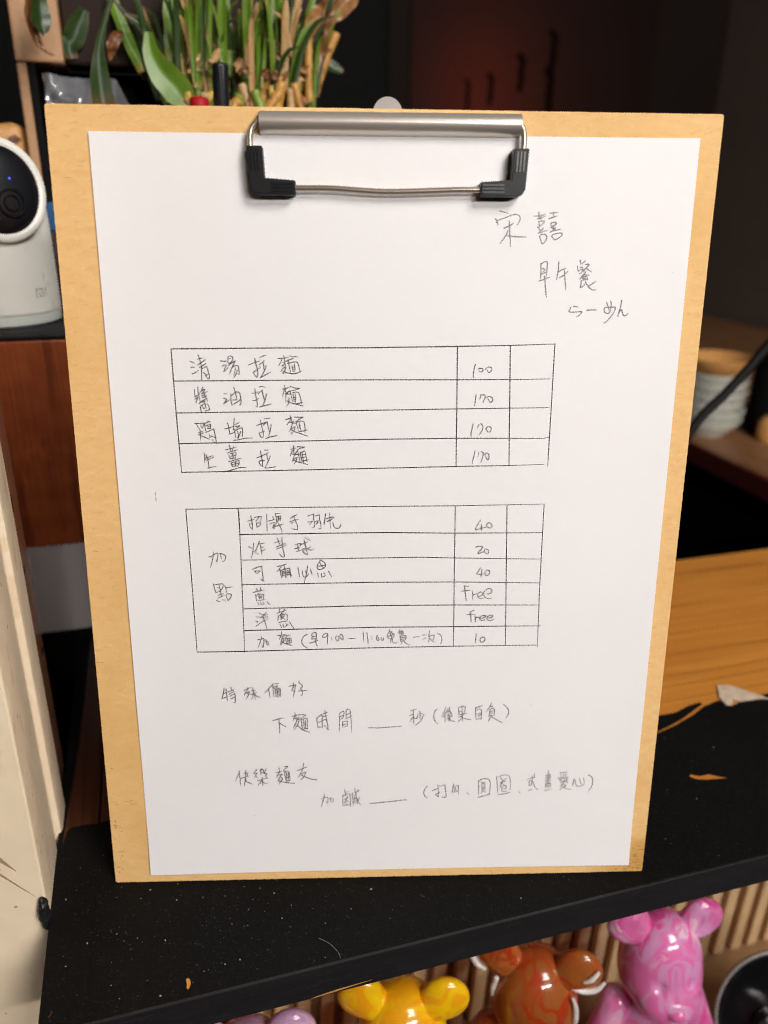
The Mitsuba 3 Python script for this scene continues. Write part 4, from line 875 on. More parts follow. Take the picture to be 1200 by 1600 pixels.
WRITING = {
    'title_writing': '2817,5455 2881,5439|2793,5401 2805,5389 2800,5380 2809,5376 2813,5361|~2806,5390 2856,5407 2908,5427 2937,5432 2962,5422 2968,5402 2961,5380 2946,5360|2891,5387 2896,5332 2902,5271 2909,5216|2855,5339 2891,5353 2923,5372|2886,5327 2873,5294 2852,5261 2833,5237|2869,5290 2910,5286 2963,5281 3017,5282|3099,5447 3105,5406|3066,5422 3108,5423 3145,5435|3091,5404 3108,5406 3119,5418|3109,5403 3125,5410 3148,5423|~3100,5384 3118,5389 3140,5389 3140,5379 3122,5364 3110,5356 3106,5371 3100,5384|3094,5351 3108,5339 3114,5324|3114,5321 3129,5333 3140,5342|3101,5308 3128,5317 3166,5326|3101,5308 3117,5310|~3114,5285 3123,5258 3135,5238 3150,5245 3163,5266 3164,5288 3150,5299 3129,5300 3116,5290|3202,5451 3203,5419|3178,5443 3206,5443 3235,5447|3173,5405 3197,5413 3231,5424|~3190,5374 3202,5380 3220,5381 3231,5374 3221,5364 3206,5357 3194,5359 3188,5370|3185,5346 3198,5349|~3206,5354 3212,5344 3220,5339|3196,5346 3215,5331 3225,5347|3187,5316 3213,5326 3260,5335|~3198,5288 3209,5299 3235,5306 3262,5310 3276,5304 3269,5289 3248,5274 3225,5264 3208,5278 3198,5293|3133,5103 3136,5052 3137,4996|~3133,5097 3156,5111 3175,5114 3180,5103 3180,5061 3179,5014|3140,5063 3152,5067 3163,5060 3155,5043|3142,5028 3172,5041|3126,4979 3163,4992 3203,5007|3165,5014 3172,4963 3179,4910 3186,4867|3262,5112 3263,5066 3259,5030 3253,4990|3259,5039 3285,5057 3317,5070|3275,5004 3301,5019 3333,5048|3306,5055 3312,5008 3319,4964 3326,4920|3416,5127 3421,5100|3435,5104 3456,5123|3422,5098 3435,5104|~3400,5084 3402,5067 3409,5052 3418,5053|~3420,5071 3426,5078 3437,5075 3437,5061 3427,5059 3422,5067|3417,5033 3431,5037 3439,5051 3445,5061|~3457,5096 3473,5098 3483,5096 3474,5082 3455,5062 3447,5045|3459,5071 3481,5058 3505,5046|3463,5045 3450,5029 3437,5013 3421,4995|3445,5027 3469,5025 3492,5022|3430,5009 3456,5013 3472,5015|3438,5000 3466,5003|3444,4987 3464,4994 3481,4991 3476,5011|3449,5014 3452,4987|3434,4987 3434,4960 3429,4934 3447,4944 3462,4960|~3465,4976 3479,4954 3499,4933 3519,4921 3547,4919|3493,4948 3516,4963 3542,4979|3390,4802 3409,4803 3425,4798|~3371,4798 3366,4784 3357,4768 3374,4762 3412,4764 3452,4766 3448,4755 3433,4737 3412,4729|3489,4776 3520,4779 3561,4779|3630,4833 3642,4812 3650,4790 3654,4772|3661,4844 3667,4822 3667,4794 3662,4772|~3664,4774 3654,4756 3640,4754 3622,4765 3616,4781 3620,4793 3636,4797 3674,4799 3699,4798 3697,4781 3683,4749 3657,4715 3635,4690 3619,4686|3741,4847 3739,4813 3732,4781 3721,4733|~3721,4738 3729,4763 3744,4781 3749,4776 3756,4754 3767,4738 3779,4740 3796,4755',
    'first_menu_line': '591,4402 606,4399 620,4391|594,4359 608,4363 622,4358|600,4314 615,4316 631,4327 650,4339|652,4450 661,4421 667,4394 672,4365|645,4417 664,4424 687,4428|645,4379 670,4392 702,4417|656,4360 680,4372 708,4390|672,4362 671,4321 668,4267|~679,4350 695,4362 707,4365 714,4354 721,4325 727,4294 722,4278 714,4280 701,4294|687,4321 700,4309 699,4297|702,4298 720,4316|812,4407 853,4404|822,4368 836,4377 850,4380 851,4369 840,4350 830,4328|832,4329 850,4344 866,4360|~870,4437 865,4410 868,4393 883,4393 900,4414 902,4431 893,4441 873,4441|875,4422 887,4425|867,4375 891,4392 919,4409|919,4408 902,4375 885,4341 874,4315|~897,4362 917,4373 933,4375 940,4368 943,4341 944,4313 936,4313|918,4356 913,4325 904,4302|931,4342 926,4317 902,4283|1061,4424 1068,4391 1076,4356 1081,4325 1080,4302 1074,4290|~1074,4290 1062,4298 1049,4319 1048,4325|1015,4377 1046,4391 1095,4406|1046,4325 1076,4343 1104,4364|1097,4431 1122,4443 1145,4448|1091,4380 1112,4393 1132,4410|1124,4393 1125,4368 1128,4341|1143,4374 1138,4352 1128,4333 1113,4306 1098,4286|1097,4286 1129,4302 1175,4327|1232,4426 1265,4426 1308,4434|1274,4445 1277,4418 1282,4387 1285,4368|1259,4416 1247,4393 1234,4370|1264,4397 1280,4391|1258,4370 1272,4380 1284,4385|1288,4403 1304,4413 1343,4426|1299,4389 1311,4395|1277,4364 1263,4349 1249,4331|1265,4354 1283,4362 1287,4358 1278,4337 1266,4314|1265,4333 1264,4316|1316,4445 1336,4438 1379,4438|1306,4413 1309,4384 1316,4349 1321,4325|~1317,4393 1339,4399 1366,4400 1377,4388 1383,4364 1388,4337|1332,4374 1337,4341 1341,4329|1350,4386 1353,4349 1354,4325|1338,4362 1349,4364|1339,4345 1353,4349|~1274,4331 1294,4322 1325,4316 1348,4315 1380,4324 1400,4336',
    'second_menu_line': '611,4198 611,4173 613,4145|613,4145 628,4155 644,4163|637,4217 637,4185 643,4145 649,4112|612,4128 631,4141|631,4145 626,4122 617,4101|672,4216 663,4192 647,4171|659,4185 675,4198 689,4200 674,4181 662,4167|659,4165 685,4175 707,4185|661,4151 689,4163|666,4139 700,4153|678,4185 688,4149 693,4137|638,4094 659,4112 691,4129 699,4133 702,4114|678,4116 679,4094|666,4106 686,4112|647,4074 651,4042 654,4033|~647,4074 669,4090 697,4092 708,4082 714,4050 702,4048|665,4078 668,4066|685,4090 685,4066|667,4058 691,4064|680,4040 706,4048|824,4167 853,4168|822,4135 834,4133 844,4125 833,4108 820,4094|822,4095 843,4108 865,4122|900,4215 907,4190 914,4161 920,4127|877,4167 875,4133 878,4098 884,4079|~884,4155 905,4175 928,4181 940,4175 947,4149 949,4118 946,4090 936,4088|889,4122 918,4124|895,4092 917,4104 944,4125|1055,4204 1057,4165 1064,4129 1069,4098 1067,4068|1067,4068 1056,4078|1034,4171 1054,4175 1077,4181|1034,4116 1056,4118 1082,4134|1087,4218 1110,4222 1128,4214|1077,4167 1093,4183 1111,4194|1107,4192 1112,4161 1121,4129 1127,4114|1140,4167 1133,4141 1122,4110 1107,4080|1088,4071 1129,4082 1171,4092|1273,4230 1279,4200 1282,4169 1281,4133 1279,4106|1257,4202 1283,4206 1306,4215|1272,4196 1264,4173 1257,4147|1278,4167 1293,4165 1313,4167|1282,4169 1294,4179 1306,4189|1315,4224 1342,4212 1386,4207|1385,4207 1345,4194 1314,4189|~1314,4189 1298,4179 1293,4169 1301,4163|1315,4185 1321,4157 1326,4129 1329,4110|~1333,4175 1353,4180 1374,4177 1382,4161 1391,4129 1397,4092|1335,4165 1338,4133 1341,4108|1350,4167 1352,4133 1353,4098|1340,4141 1358,4141|1342,4125 1355,4127|1299,4139 1306,4133 1299,4098 1285,4074|1286,4116 1319,4100 1358,4090 1408,4077|1355,4092 1378,4098 1402,4104',
    'third_menu_line': '600,3947 626,3947 673,3951|610,3943 624,3919 637,3895|643,3935 646,3917|659,3947 667,3933 651,3911|637,3895 638,3858 637,3818|620,3875 658,3889|621,3858 660,3877|646,3854 672,3842 701,3827|671,3947 675,3915 680,3883|694,3967 702,3964|677,3949 697,3957 715,3963|682,3931 716,3939|690,3933 716,3941 715,3911|692,3922 714,3927|693,3909 715,3911|673,3876 706,3893 738,3907|738,3907 744,3870 749,3834 753,3795|753,3795 733,3808|707,3866 705,3840|707,3840 720,3852|720,3854 729,3848 743,3842|722,3826 728,3820|843,3951 851,3910 855,3870|821,3906 854,3914 882,3924|849,3867 867,3870 892,3882|894,3987 889,3946 883,3898|894,3936 910,3944 929,3954|897,3922 918,3928 933,3930 913,3914 901,3910|883,3902 894,3898|892,3898 895,3866 900,3838|~894,3890 921,3906 945,3914 950,3906 952,3874 948,3850|914,3890 919,3858 912,3838|936,3886 929,3862 917,3834|881,3820 913,3822 953,3832 985,3837 1025,3837|1086,3972 1094,3934 1101,3898 1106,3870 1105,3847|~1104,3847 1093,3841 1083,3849 1076,3872 1074,3876|1059,3932 1089,3942 1135,3959|1074,3876 1094,3882 1117,3889|1118,3981 1138,3986 1160,3986|1110,3934 1114,3942 1137,3960|1137,3960 1142,3922 1150,3890 1155,3874|1166,3938 1159,3894 1145,3853|1124,3833 1153,3845 1207,3855|1309,4005 1316,3978 1325,3946|1274,3974 1300,3984 1322,3990|1316,3990 1304,3962 1283,3936|1300,3958 1319,3952 1351,3948|1325,3948 1314,3914 1300,3883|1314,3902 1330,3916 1343,3922 1340,3902 1321,3873 1319,3863|1319,3863 1313,3877|1332,3964 1325,3944|1342,3994 1372,3993 1404,3993 1376,3978 1353,3960|1352,3964 1359,3930 1368,3893|~1361,3956 1379,3964 1407,3960 1415,3942 1418,3910 1417,3877|1375,3954 1378,3922 1390,3889|1371,3934 1383,3934|1374,3914 1384,3914|1370,3885 1402,3889 1434,3898|1316,3898 1346,3883 1385,3869 1439,3848',
    'fourth_menu_line': '657,3722 659,3688 658,3650|672,3710 673,3688|671,3686 696,3694 720,3704|670,3667 697,3677 727,3692|681,3683 685,3651 687,3609|677,3606 707,3614 744,3622|663,3675 671,3688|848,3783 854,3752 856,3744|814,3746 854,3755 899,3767|870,3761 867,3736|881,3771 879,3765|831,3723 861,3734 906,3748|853,3718 873,3722 895,3730|840,3708 845,3691 851,3679|895,3730 894,3703 887,3679|869,3722 873,3679|852,3697 892,3707|851,3679 891,3687|838,3656 882,3669 931,3683|853,3646 866,3650 918,3666|855,3644 864,3619|916,3664 915,3638 904,3623|886,3652 890,3623|861,3634 911,3644|864,3619 909,3625|~822,3582 863,3594 904,3607 928,3612 970,3611|1079,3738 1085,3699 1091,3658 1092,3618|1092,3618 1075,3629|~1075,3629 1066,3649 1067,3660 1083,3664 1109,3665|1049,3684 1080,3697 1139,3724|1110,3744 1138,3744|1124,3711 1130,3686 1135,3657|1152,3701 1143,3674 1126,3641 1109,3608|~1109,3608 1121,3606 1153,3610 1190,3616|1329,3776 1330,3743 1330,3719|1306,3749 1326,3755 1347,3759|1322,3743 1309,3719 1300,3698|1317,3714 1337,3710 1374,3710|1350,3731 1341,3714 1329,3690 1314,3654|1342,3719 1358,3747|1324,3665 1341,3682 1353,3686 1348,3665 1330,3638|1355,3770 1379,3770 1411,3765 1383,3759 1358,3747|1358,3741 1365,3706 1374,3653|~1378,3725 1402,3734 1414,3731 1421,3694 1428,3655|1378,3723 1383,3686 1390,3657|1392,3727 1397,3686 1402,3648|1384,3706 1414,3710|1385,3686 1417,3690|1388,3659 1421,3665 1437,3669|1328,3665 1356,3653 1396,3644 1434,3631',
    'menu_price': '~2687,4385 2681,4372 2677,4349 2672,4316 2673,4297 2679,4285|~2710,4351 2719,4355 2731,4356 2741,4350 2743,4339 2734,4330 2723,4331 2711,4338|~2758,4346 2773,4361 2787,4366 2804,4362 2808,4351 2803,4335 2791,4325 2782,4329 2772,4346',
    'menu_price_001': '2698,4162 2696,4138 2692,4102 2690,4079|2736,4162 2731,4145 2726,4128|~2744,4158 2754,4162 2766,4153 2765,4135 2757,4116 2752,4103|~2778,4138 2789,4146 2803,4147 2820,4138 2825,4123 2817,4107 2807,4104 2797,4114 2788,4132',
    'menu_price_002': '2684,3941 2679,3916 2671,3882 2668,3860 2673,3844|2729,3936 2720,3921 2715,3908|~2741,3944 2752,3933 2759,3916 2755,3896 2743,3874 2729,3857|~2778,3901 2786,3913 2800,3920 2817,3917 2822,3903 2816,3884 2804,3880 2791,3886 2786,3906',
    'menu_price_003': '2704,3734 2700,3707 2692,3669 2686,3647 2689,3634|2735,3725 2731,3707 2728,3690|2750,3730 2768,3721 2769,3706 2760,3669 2753,3644|~2780,3706 2791,3716 2805,3714 2812,3701 2813,3679 2805,3664 2795,3672 2785,3700',
    'side_heading': '685,2940 683,2905 672,2860 657,2812|649,2901 662,2902 683,2912|~686,2915 705,2928 719,2930 719,2905 713,2875 709,2860 705,2878|737,2929 742,2907 745,2882|~738,2928 758,2923 777,2910 780,2897 772,2875 760,2863 749,2866|673,2677 678,2648 689,2600|685,2672 712,2673 746,2679|~747,2678 749,2662 741,2638 723,2620 690,2600|721,2666 722,2648|701,2646 715,2640|719,2649 725,2620 726,2593|706,2581 722,2590 748,2593|703,2554 727,2569 754,2578|726,2593 732,2569|693,2539 705,2529 719,2528|740,2547 744,2540|754,2541 762,2529|762,2662 769,2635 775,2606|772,2643 790,2647 817,2650|~768,2581 774,2556 782,2538 794,2550 810,2574 809,2586 796,2591 779,2593 768,2585',
    'first_extra_line': '987,3232 992,3198 997,3159 996,3122|996,3120 980,3140 972,3165|960,3187 986,3196 1014,3202|972,3165 1001,3166|1014,3216 1039,3224 1068,3226 1066,3209 1061,3186|1050,3222 1038,3205 1026,3188|1028,3174 1030,3138|~1029,3171 1052,3174 1062,3166 1051,3151 1032,3140|1109,3243 1109,3189 1108,3108 1115,3110|1156,3222 1161,3201|1122,3189 1144,3193 1169,3202|1131,3162 1147,3172 1166,3177 1162,3158 1150,3133|1150,3133 1169,3143 1199,3152 1236,3165|1174,3247 1194,3247 1214,3246|1176,3245 1182,3208 1183,3177|1182,3222 1217,3227 1214,3189|1201,3227 1198,3193|1185,3204 1215,3208|1185,3181 1207,3200|1181,3175 1161,3139|1192,3173 1206,3154 1216,3127 1227,3098|1155,3133 1165,3128|1291,3209 1312,3225 1339,3236|1283,3179 1314,3192 1355,3203|1297,3167 1318,3180|1315,3223 1329,3188 1340,3161 1346,3130 1344,3118|~1344,3116 1327,3118 1300,3127|1422,3225 1447,3234 1472,3245|1470,3244 1469,3202 1478,3159 1474,3136 1455,3136|1427,3179 1462,3182|1460,3181 1437,3157|1484,3226 1513,3238|1513,3238 1516,3198 1524,3159 1526,3129|~1526,3129 1519,3120 1505,3130|1485,3183 1508,3189|1506,3187 1489,3161 1505,3172|1562,3245 1557,3206 1551,3176 1550,3161 1557,3155|1593,3251 1595,3206 1596,3163 1599,3127|1566,3203 1593,3212 1617,3219 1628,3214|1572,3181 1601,3195 1628,3214|~1617,3178 1621,3154 1629,3137 1645,3126 1662,3128 1676,3143 1679,3154 1668,3158',
    'second_extra_line': '958,2982 985,2968|1001,3010 994,2955 988,2924 979,2888|991,2950 1008,2938 1035,2918|1046,3025 1035,2997 1016,2952|1024,2968 1011,2947|1045,3002 1063,3007 1083,3010|1052,2991 1056,2955 1061,2915|1056,2976 1079,2978|1058,2944 1076,2952 1093,2959|1183,3052 1195,3022 1199,3001|1160,3011 1192,3022 1222,3031|1221,3059 1220,3032 1224,3001|1174,2978 1211,2993 1246,3007|1176,2960 1216,2977 1256,2995|1221,2990 1230,2943 1238,2901 1226,2893|~1226,2893 1211,2904 1197,2923|1321,2997 1361,3006|1341,2995 1347,2947|1315,2961 1355,2971|1329,2938 1364,2950 1385,2958|1368,3005 1360,2984|1360,2992 1391,3007 1418,3018|1391,3033 1400,2994 1409,2952 1416,2915|~1416,2915 1401,2918 1382,2937 1384,2945 1399,2955|1377,2960 1407,2965|1442,2976 1420,2965 1415,2963|1415,2963 1439,2949 1467,2954|1397,3054 1416,3044 1446,3024',
    'third_extra_line': '982,2796 1018,2811 1060,2822|1056,2814 1060,2761 1067,2696|1067,2696 1043,2714|996,2783 1007,2771 1019,2758|~1002,2777 1022,2783 1043,2780 1034,2771 1019,2758|1175,2816 1211,2825 1252,2837|1231,2834 1234,2784|1210,2816 1192,2794 1174,2777|1198,2794 1203,2757 1208,2722|1203,2782 1239,2797 1274,2803 1279,2765 1281,2725|1239,2797 1240,2728|1209,2772 1227,2778|1250,2784 1273,2775|1214,2757 1235,2763|1250,2763 1279,2768|1214,2738 1238,2747|1252,2750 1276,2747|1221,2778 1214,2732|1253,2772 1249,2725|1262,2772 1290,2740|1227,2772 1238,2756|1339,2808 1344,2771 1350,2730|~1373,2780 1373,2752 1387,2728 1404,2732 1425,2755|1416,2820 1409,2777 1398,2727 1386,2680|1394,2783 1402,2761|1435,2795 1443,2770 1450,2745|~1512,2869 1544,2850 1556,2825 1544,2804 1520,2791 1496,2792 1490,2810 1494,2832 1512,2856|1509,2860 1520,2825|1500,2816 1526,2822 1553,2826|1520,2825 1538,2804|1493,2760 1498,2726|~1522,2757 1522,2738 1528,2726 1548,2735 1554,2747|1540,2763 1546,2751|1578,2775 1590,2750 1604,2725',
    'fourth_extra_line': '1006,2635 1019,2612|1042,2644 1040,2612|981,2602 1019,2612 1068,2623|1028,2598 1016,2588|999,2584 1003,2556 1006,2531|1008,2578 1037,2588 1065,2585 1062,2559 1060,2543|1021,2566 1047,2555|1050,2573 1024,2545|1029,2576 1040,2567|1018,2531 1046,2537 1075,2542|1015,2517 1022,2490|~1038,2521 1039,2502 1052,2496 1070,2506|1055,2518 1062,2510|1088,2522 1098,2508 1111,2498',
    'fifth_extra_line': '997,2393 1020,2394|992,2359 1009,2355 1003,2347|1022,2429 1042,2414|1079,2432 1053,2404 1022,2383|1052,2414 1063,2408 1088,2413|1028,2384 1056,2389 1091,2395|995,2316 1024,2338 1059,2363 1094,2377|1049,2404 1061,2363 1071,2325 1081,2284|1184,2460 1186,2435|1162,2423 1195,2435 1236,2448|1222,2455 1214,2431|1204,2427 1187,2411|1173,2403 1171,2382 1168,2361|~1179,2402 1206,2412 1238,2416 1244,2402 1242,2361|1204,2423 1201,2390|1186,2382 1213,2390|1221,2402 1193,2369|1190,2398 1224,2371|1177,2344 1208,2352 1243,2356|1184,2328 1199,2297|~1209,2330 1211,2311 1218,2303 1234,2313 1251,2331|1232,2336 1238,2323|1262,2349 1276,2319 1298,2289',
    'sixth_extra_line': '1034,2222 1026,2186 1003,2128|1003,2197 1026,2199 1048,2207|~1048,2207 1052,2194 1048,2155 1043,2130 1031,2145|1065,2199 1072,2165 1076,2150|~1065,2194 1082,2178 1090,2152 1076,2150|1194,2264 1196,2230|1161,2231 1197,2233 1220,2240|1187,2225 1174,2195|1194,2218 1220,2230|1201,2210 1180,2154|1191,2200 1219,2210|1203,2205 1214,2189 1185,2149|1220,2235 1243,2232 1266,2235|1239,2230 1224,2205|1226,2210 1232,2158|~1229,2202 1262,2207 1273,2189 1270,2168|1243,2204 1244,2163|1257,2202 1258,2163|1242,2184 1261,2186|1232,2161 1265,2168|1193,2182 1218,2161 1274,2143|~1401,2238 1377,2226 1358,2195 1355,2167 1369,2141 1399,2119|1437,2243 1437,2192|~1437,2243 1458,2254 1472,2248 1476,2189|1439,2220 1472,2222|1441,2199 1469,2202|1419,2162 1445,2169 1485,2184|1462,2202 1466,2171 1479,2132|~1562,2226 1540,2211 1524,2209 1522,2222 1536,2239 1557,2246 1567,2234 1562,2216|1564,2236 1563,2195 1561,2154|1590,2209 1597,2206|1594,2191 1599,2190|~1632,2220 1628,2200 1637,2179 1651,2182 1654,2205 1644,2223 1632,2220|~1663,2233 1663,2215 1672,2197 1687,2189 1687,2214 1677,2235 1666,2235|1734,2199 1758,2198 1787,2198|1850,2253 1852,2212 1855,2171|1880,2248 1886,2197 1891,2148|1919,2217 1921,2213|1919,2194 1921,2190|~1964,2224 1957,2201 1964,2179 1976,2183 1976,2201 1964,2211|~1997,2203 1995,2188 2004,2179 2014,2187 2011,2203|2063,2271 2059,2251 2045,2226|2064,2254 2083,2255 2068,2236|~2054,2243 2045,2226 2047,2205 2062,2192 2081,2194 2097,2210 2099,2230 2085,2243 2061,2241|2068,2233 2081,2197|2085,2241 2083,2215|2052,2215 2095,2225|2078,2205 2074,2179 2069,2154|~2083,2197 2088,2169 2100,2154 2131,2160|2144,2271 2149,2230|2130,2250 2156,2253 2175,2255|2137,2237 2170,2245|2170,2255 2175,2239 2156,2227|2161,2268 2162,2229|2147,2219 2152,2168|~2154,2214 2180,2221 2197,2214 2195,2193 2188,2178|2157,2199 2190,2206|2157,2186 2188,2191|2155,2170 2185,2178|2166,2168 2157,2142|2176,2170 2195,2152 2224,2136|2254,2203 2275,2206 2303,2210|2330,2222 2361,2223|2333,2186 2357,2196|2386,2258 2382,2217|2380,2222 2385,2196|~2385,2206 2394,2214 2423,2221 2421,2196 2417,2178|2385,2196 2381,2160|2392,2191 2407,2170 2429,2160|~2449,2237 2475,2221 2486,2195 2486,2164 2475,2139',
    'extra_price': '2770,3190 2754,3165 2728,3115|~2728,3114 2732,3107 2756,3113 2783,3122 2811,3127|2773,3151 2779,3102|~2813,3144 2823,3160 2837,3165 2856,3147 2859,3136 2845,3121 2828,3126 2815,3140',
    'extra_price_001': '~2737,2962 2750,2971 2778,2972 2792,2965 2779,2945 2756,2918 2763,2912 2794,2925 2811,2923|~2810,2925 2807,2945 2821,2950 2840,2937 2841,2923 2833,2906 2819,2916 2806,2923',
    'extra_price_002': '2779,2791 2768,2769 2751,2745|2751,2743 2776,2738 2808,2741|2792,2782 2791,2750 2787,2717|~2819,2759 2818,2739 2829,2726 2847,2735 2856,2754 2851,2768 2834,2774 2824,2765',
    'extra_price_003': '~2656,2643 2674,2639 2693,2634|2656,2641 2663,2604 2669,2559 2676,2514|2631,2597 2664,2600 2703,2605|2721,2598 2727,2566 2726,2521|~2728,2556 2740,2569 2757,2575|~2767,2548 2786,2554 2805,2565 2803,2584 2788,2590 2773,2580 2765,2562 2773,2541 2791,2531 2812,2535|~2839,2576 2853,2570 2874,2581 2880,2598 2865,2615 2848,2617 2827,2602 2815,2580 2818,2557 2836,2537 2862,2531 2881,2538',
    'extra_price_004': '~2743,2433 2720,2424 2709,2417 2716,2388 2719,2350 2723,2331|2685,2394 2713,2400 2751,2397|2751,2384 2757,2330|~2754,2361 2764,2372 2786,2370|~2791,2363 2814,2364 2837,2375 2832,2385 2814,2387 2796,2376 2790,2363 2797,2347 2815,2343 2833,2351|~2850,2368 2875,2364 2896,2379 2889,2388 2867,2387 2850,2373 2849,2356 2862,2343 2883,2342 2909,2359',
    'extra_price_005': '2766,2226 2764,2188 2761,2149|~2805,2193 2798,2180 2804,2160 2815,2152 2833,2164 2840,2179 2832,2195 2817,2198 2805,2193',
    'preference_heading': '714,1768 704,1721 692,1678|704,1721 743,1738|728,1764 732,1706 736,1655|692,1678 741,1695|768,1781 776,1749|747,1738 790,1756|752,1717 796,1741|758,1698 798,1719|763,1673 797,1691|~798,1723 801,1683 798,1643 785,1643|874,1747 907,1768 934,1775|910,1765 886,1729 875,1704|886,1722 919,1739 908,1703 887,1667|902,1725 908,1707|946,1771 951,1724 965,1663|932,1743 968,1750|928,1710 978,1731|954,1721 933,1667|961,1713 976,1691 1005,1686|1087,1777 1070,1752 1043,1725|1076,1748 1084,1686|1110,1802 1159,1809|1110,1802 1090,1773|1110,1791 1112,1737 1116,1687|1116,1773 1149,1787 1142,1769 1122,1762|1128,1751 1136,1689|~1128,1747 1161,1765 1171,1750 1172,1689|1145,1751 1149,1682|1158,1754 1162,1692|1131,1729 1170,1739|1280,1810 1276,1770 1262,1742|1262,1742 1291,1734|1296,1795 1288,1748 1274,1683|1243,1782 1299,1788|~1326,1827 1324,1809 1345,1795 1351,1776 1338,1762 1334,1755|~1334,1759 1350,1733 1349,1704 1333,1697|1317,1737 1350,1740 1396,1743',
    'cooking_time_line': '1101,1469 1141,1483 1188,1494|1150,1482 1153,1420 1155,1352|1158,1444 1180,1427 1206,1409|1283,1539 1295,1487|1259,1505 1302,1518|1283,1508 1267,1467|1271,1484 1314,1490|1314,1497 1269,1401|1292,1470 1320,1480 1310,1438 1274,1380|1303,1435 1288,1432|1302,1518 1339,1521 1376,1517 1339,1490|1332,1486 1337,1438 1345,1382|~1341,1476 1382,1486 1387,1451 1385,1382|1354,1469 1358,1396|1369,1465 1371,1396|1356,1438 1375,1441|1349,1389 1386,1392|1306,1418 1342,1379 1401,1357|1462,1488 1467,1443 1473,1394|~1465,1484 1493,1511 1506,1515 1508,1449 1507,1393|1474,1446 1505,1456|1476,1401 1507,1407|1531,1559 1537,1511 1542,1483|1518,1525 1552,1541|1512,1497 1552,1510|1514,1466 1552,1479|1542,1476 1554,1420 1556,1375 1541,1396|1523,1421 1532,1410|1651,1516 1652,1440 1649,1356|~1651,1526 1676,1544 1688,1543 1685,1495 1654,1467|1657,1498 1685,1508|1707,1549 1706,1480|~1707,1549 1716,1564 1738,1556 1747,1487 1749,1424 1752,1351|1710,1515 1741,1528|1709,1480 1741,1494|1675,1450 1678,1401|1675,1450 1719,1456 1715,1407 1678,1401|1678,1425 1715,1430',
    'cooking_time_note': '2241,1542 2269,1551 2293,1559|2263,1544 2268,1493 2271,1419|2235,1498 2265,1511|2264,1489 2254,1471 2240,1442|2270,1468 2298,1470 2303,1515|2317,1539 2321,1506 2322,1463|~2325,1514 2345,1512 2362,1500|~2348,1494 2338,1465 2315,1434 2287,1407|~2464,1553 2445,1535 2438,1508 2438,1472 2449,1441 2471,1418|2536,1571 2525,1533 2502,1487|2555,1557 2530,1507 2513,1476|2530,1502 2532,1435|2568,1573 2565,1546 2542,1515|2554,1529 2578,1526|2565,1542 2586,1510 2589,1483|2578,1519 2546,1493|2554,1511 2567,1479|2549,1486 2575,1493|2583,1492 2567,1470 2547,1462|2555,1475 2577,1461 2556,1437|2555,1466 2584,1443 2616,1439|2640,1563 2644,1532 2647,1498|~2640,1565 2671,1576 2693,1577 2698,1562 2693,1522 2688,1504|2647,1523 2669,1531|2669,1576 2675,1513 2679,1437|2647,1498 2682,1502 2715,1510|2642,1476 2678,1486|2674,1482 2659,1453 2641,1431|2681,1469 2711,1459 2748,1450|2782,1560 2786,1520 2792,1453|2780,1561 2808,1569 2840,1580|~2789,1538 2809,1549 2829,1546 2836,1520 2836,1457|2802,1502 2822,1509 2827,1495 2809,1482|2794,1458 2816,1457 2842,1461|2915,1601 2902,1567 2874,1523|2904,1572 2928,1574 2913,1550|2905,1545 2900,1483|~2907,1543 2929,1554 2942,1547 2943,1518 2942,1491|2908,1527 2934,1531|2907,1510 2931,1514|2896,1483 2920,1487 2936,1493|2914,1476 2896,1434|2916,1478 2953,1455 3014,1418|~3018,1588 3041,1568 3061,1534 3061,1498 3042,1466',
    'happy_friends_heading': '808,1002 793,963 769,906|801,998 808,934 811,861|858,1004 855,940 839,857|841,980 876,982 868,957|833,933 878,950|855,929 857,900 906,874|814,930 827,940|952,1013 922,974|922,974 954,977 927,935|943,949 958,931|977,1009 999,1019|980,1005 985,959|~980,998 1005,1012 1007,973|982,977 1010,983|1030,1015 1010,973 1032,976|1035,972 1022,947 1037,929|957,905 996,919 1027,926|993,934 997,858|989,905 959,862|995,901 1013,879 1038,879|1137,1027 1145,977|1111,981 1161,991|1143,992 1116,935|1119,956 1167,959|1161,970 1127,906|1144,941 1166,919 1133,866|1124,899 1153,912|1185,1037 1213,1037 1177,1005|1177,1005 1188,940 1193,897|~1180,984 1212,994 1224,976 1228,904|1196,983 1200,904|1215,983 1216,908|1195,955 1223,958|1197,930 1226,933|1193,897 1228,904|1133,898 1190,883 1265,874|1345,1066 1338,1009 1295,928|1290,996 1325,1010 1373,1030|1318,967 1362,977 1342,930 1313,902|1318,956 1355,934 1405,911 1455,903',
    'salty_line': '1517,762 1512,727 1489,645|1489,717 1516,727|~1516,729 1542,734 1547,717 1545,692 1539,676 1530,688|1565,723 1570,690|~1565,725 1585,723 1592,708 1585,687 1577,677|1688,806 1693,773 1695,744|1697,779 1719,785|1673,750 1673,711 1672,656|~1675,744 1702,758 1728,762 1735,743 1738,688 1738,642|1716,739 1702,710 1687,673|1684,719 1705,697 1731,676|1687,677 1705,672|1706,735 1713,722|1676,648 1705,655 1741,659|1775,817 1780,775 1791,725 1804,683 1824,649|1746,764 1764,769 1786,777|1786,777 1815,791|1799,802 1815,791|1755,763 1758,709 1762,650|1768,746 1786,748|1771,730 1773,679|~1773,717 1789,721 1787,687 1775,677|1815,729 1800,687 1791,658',
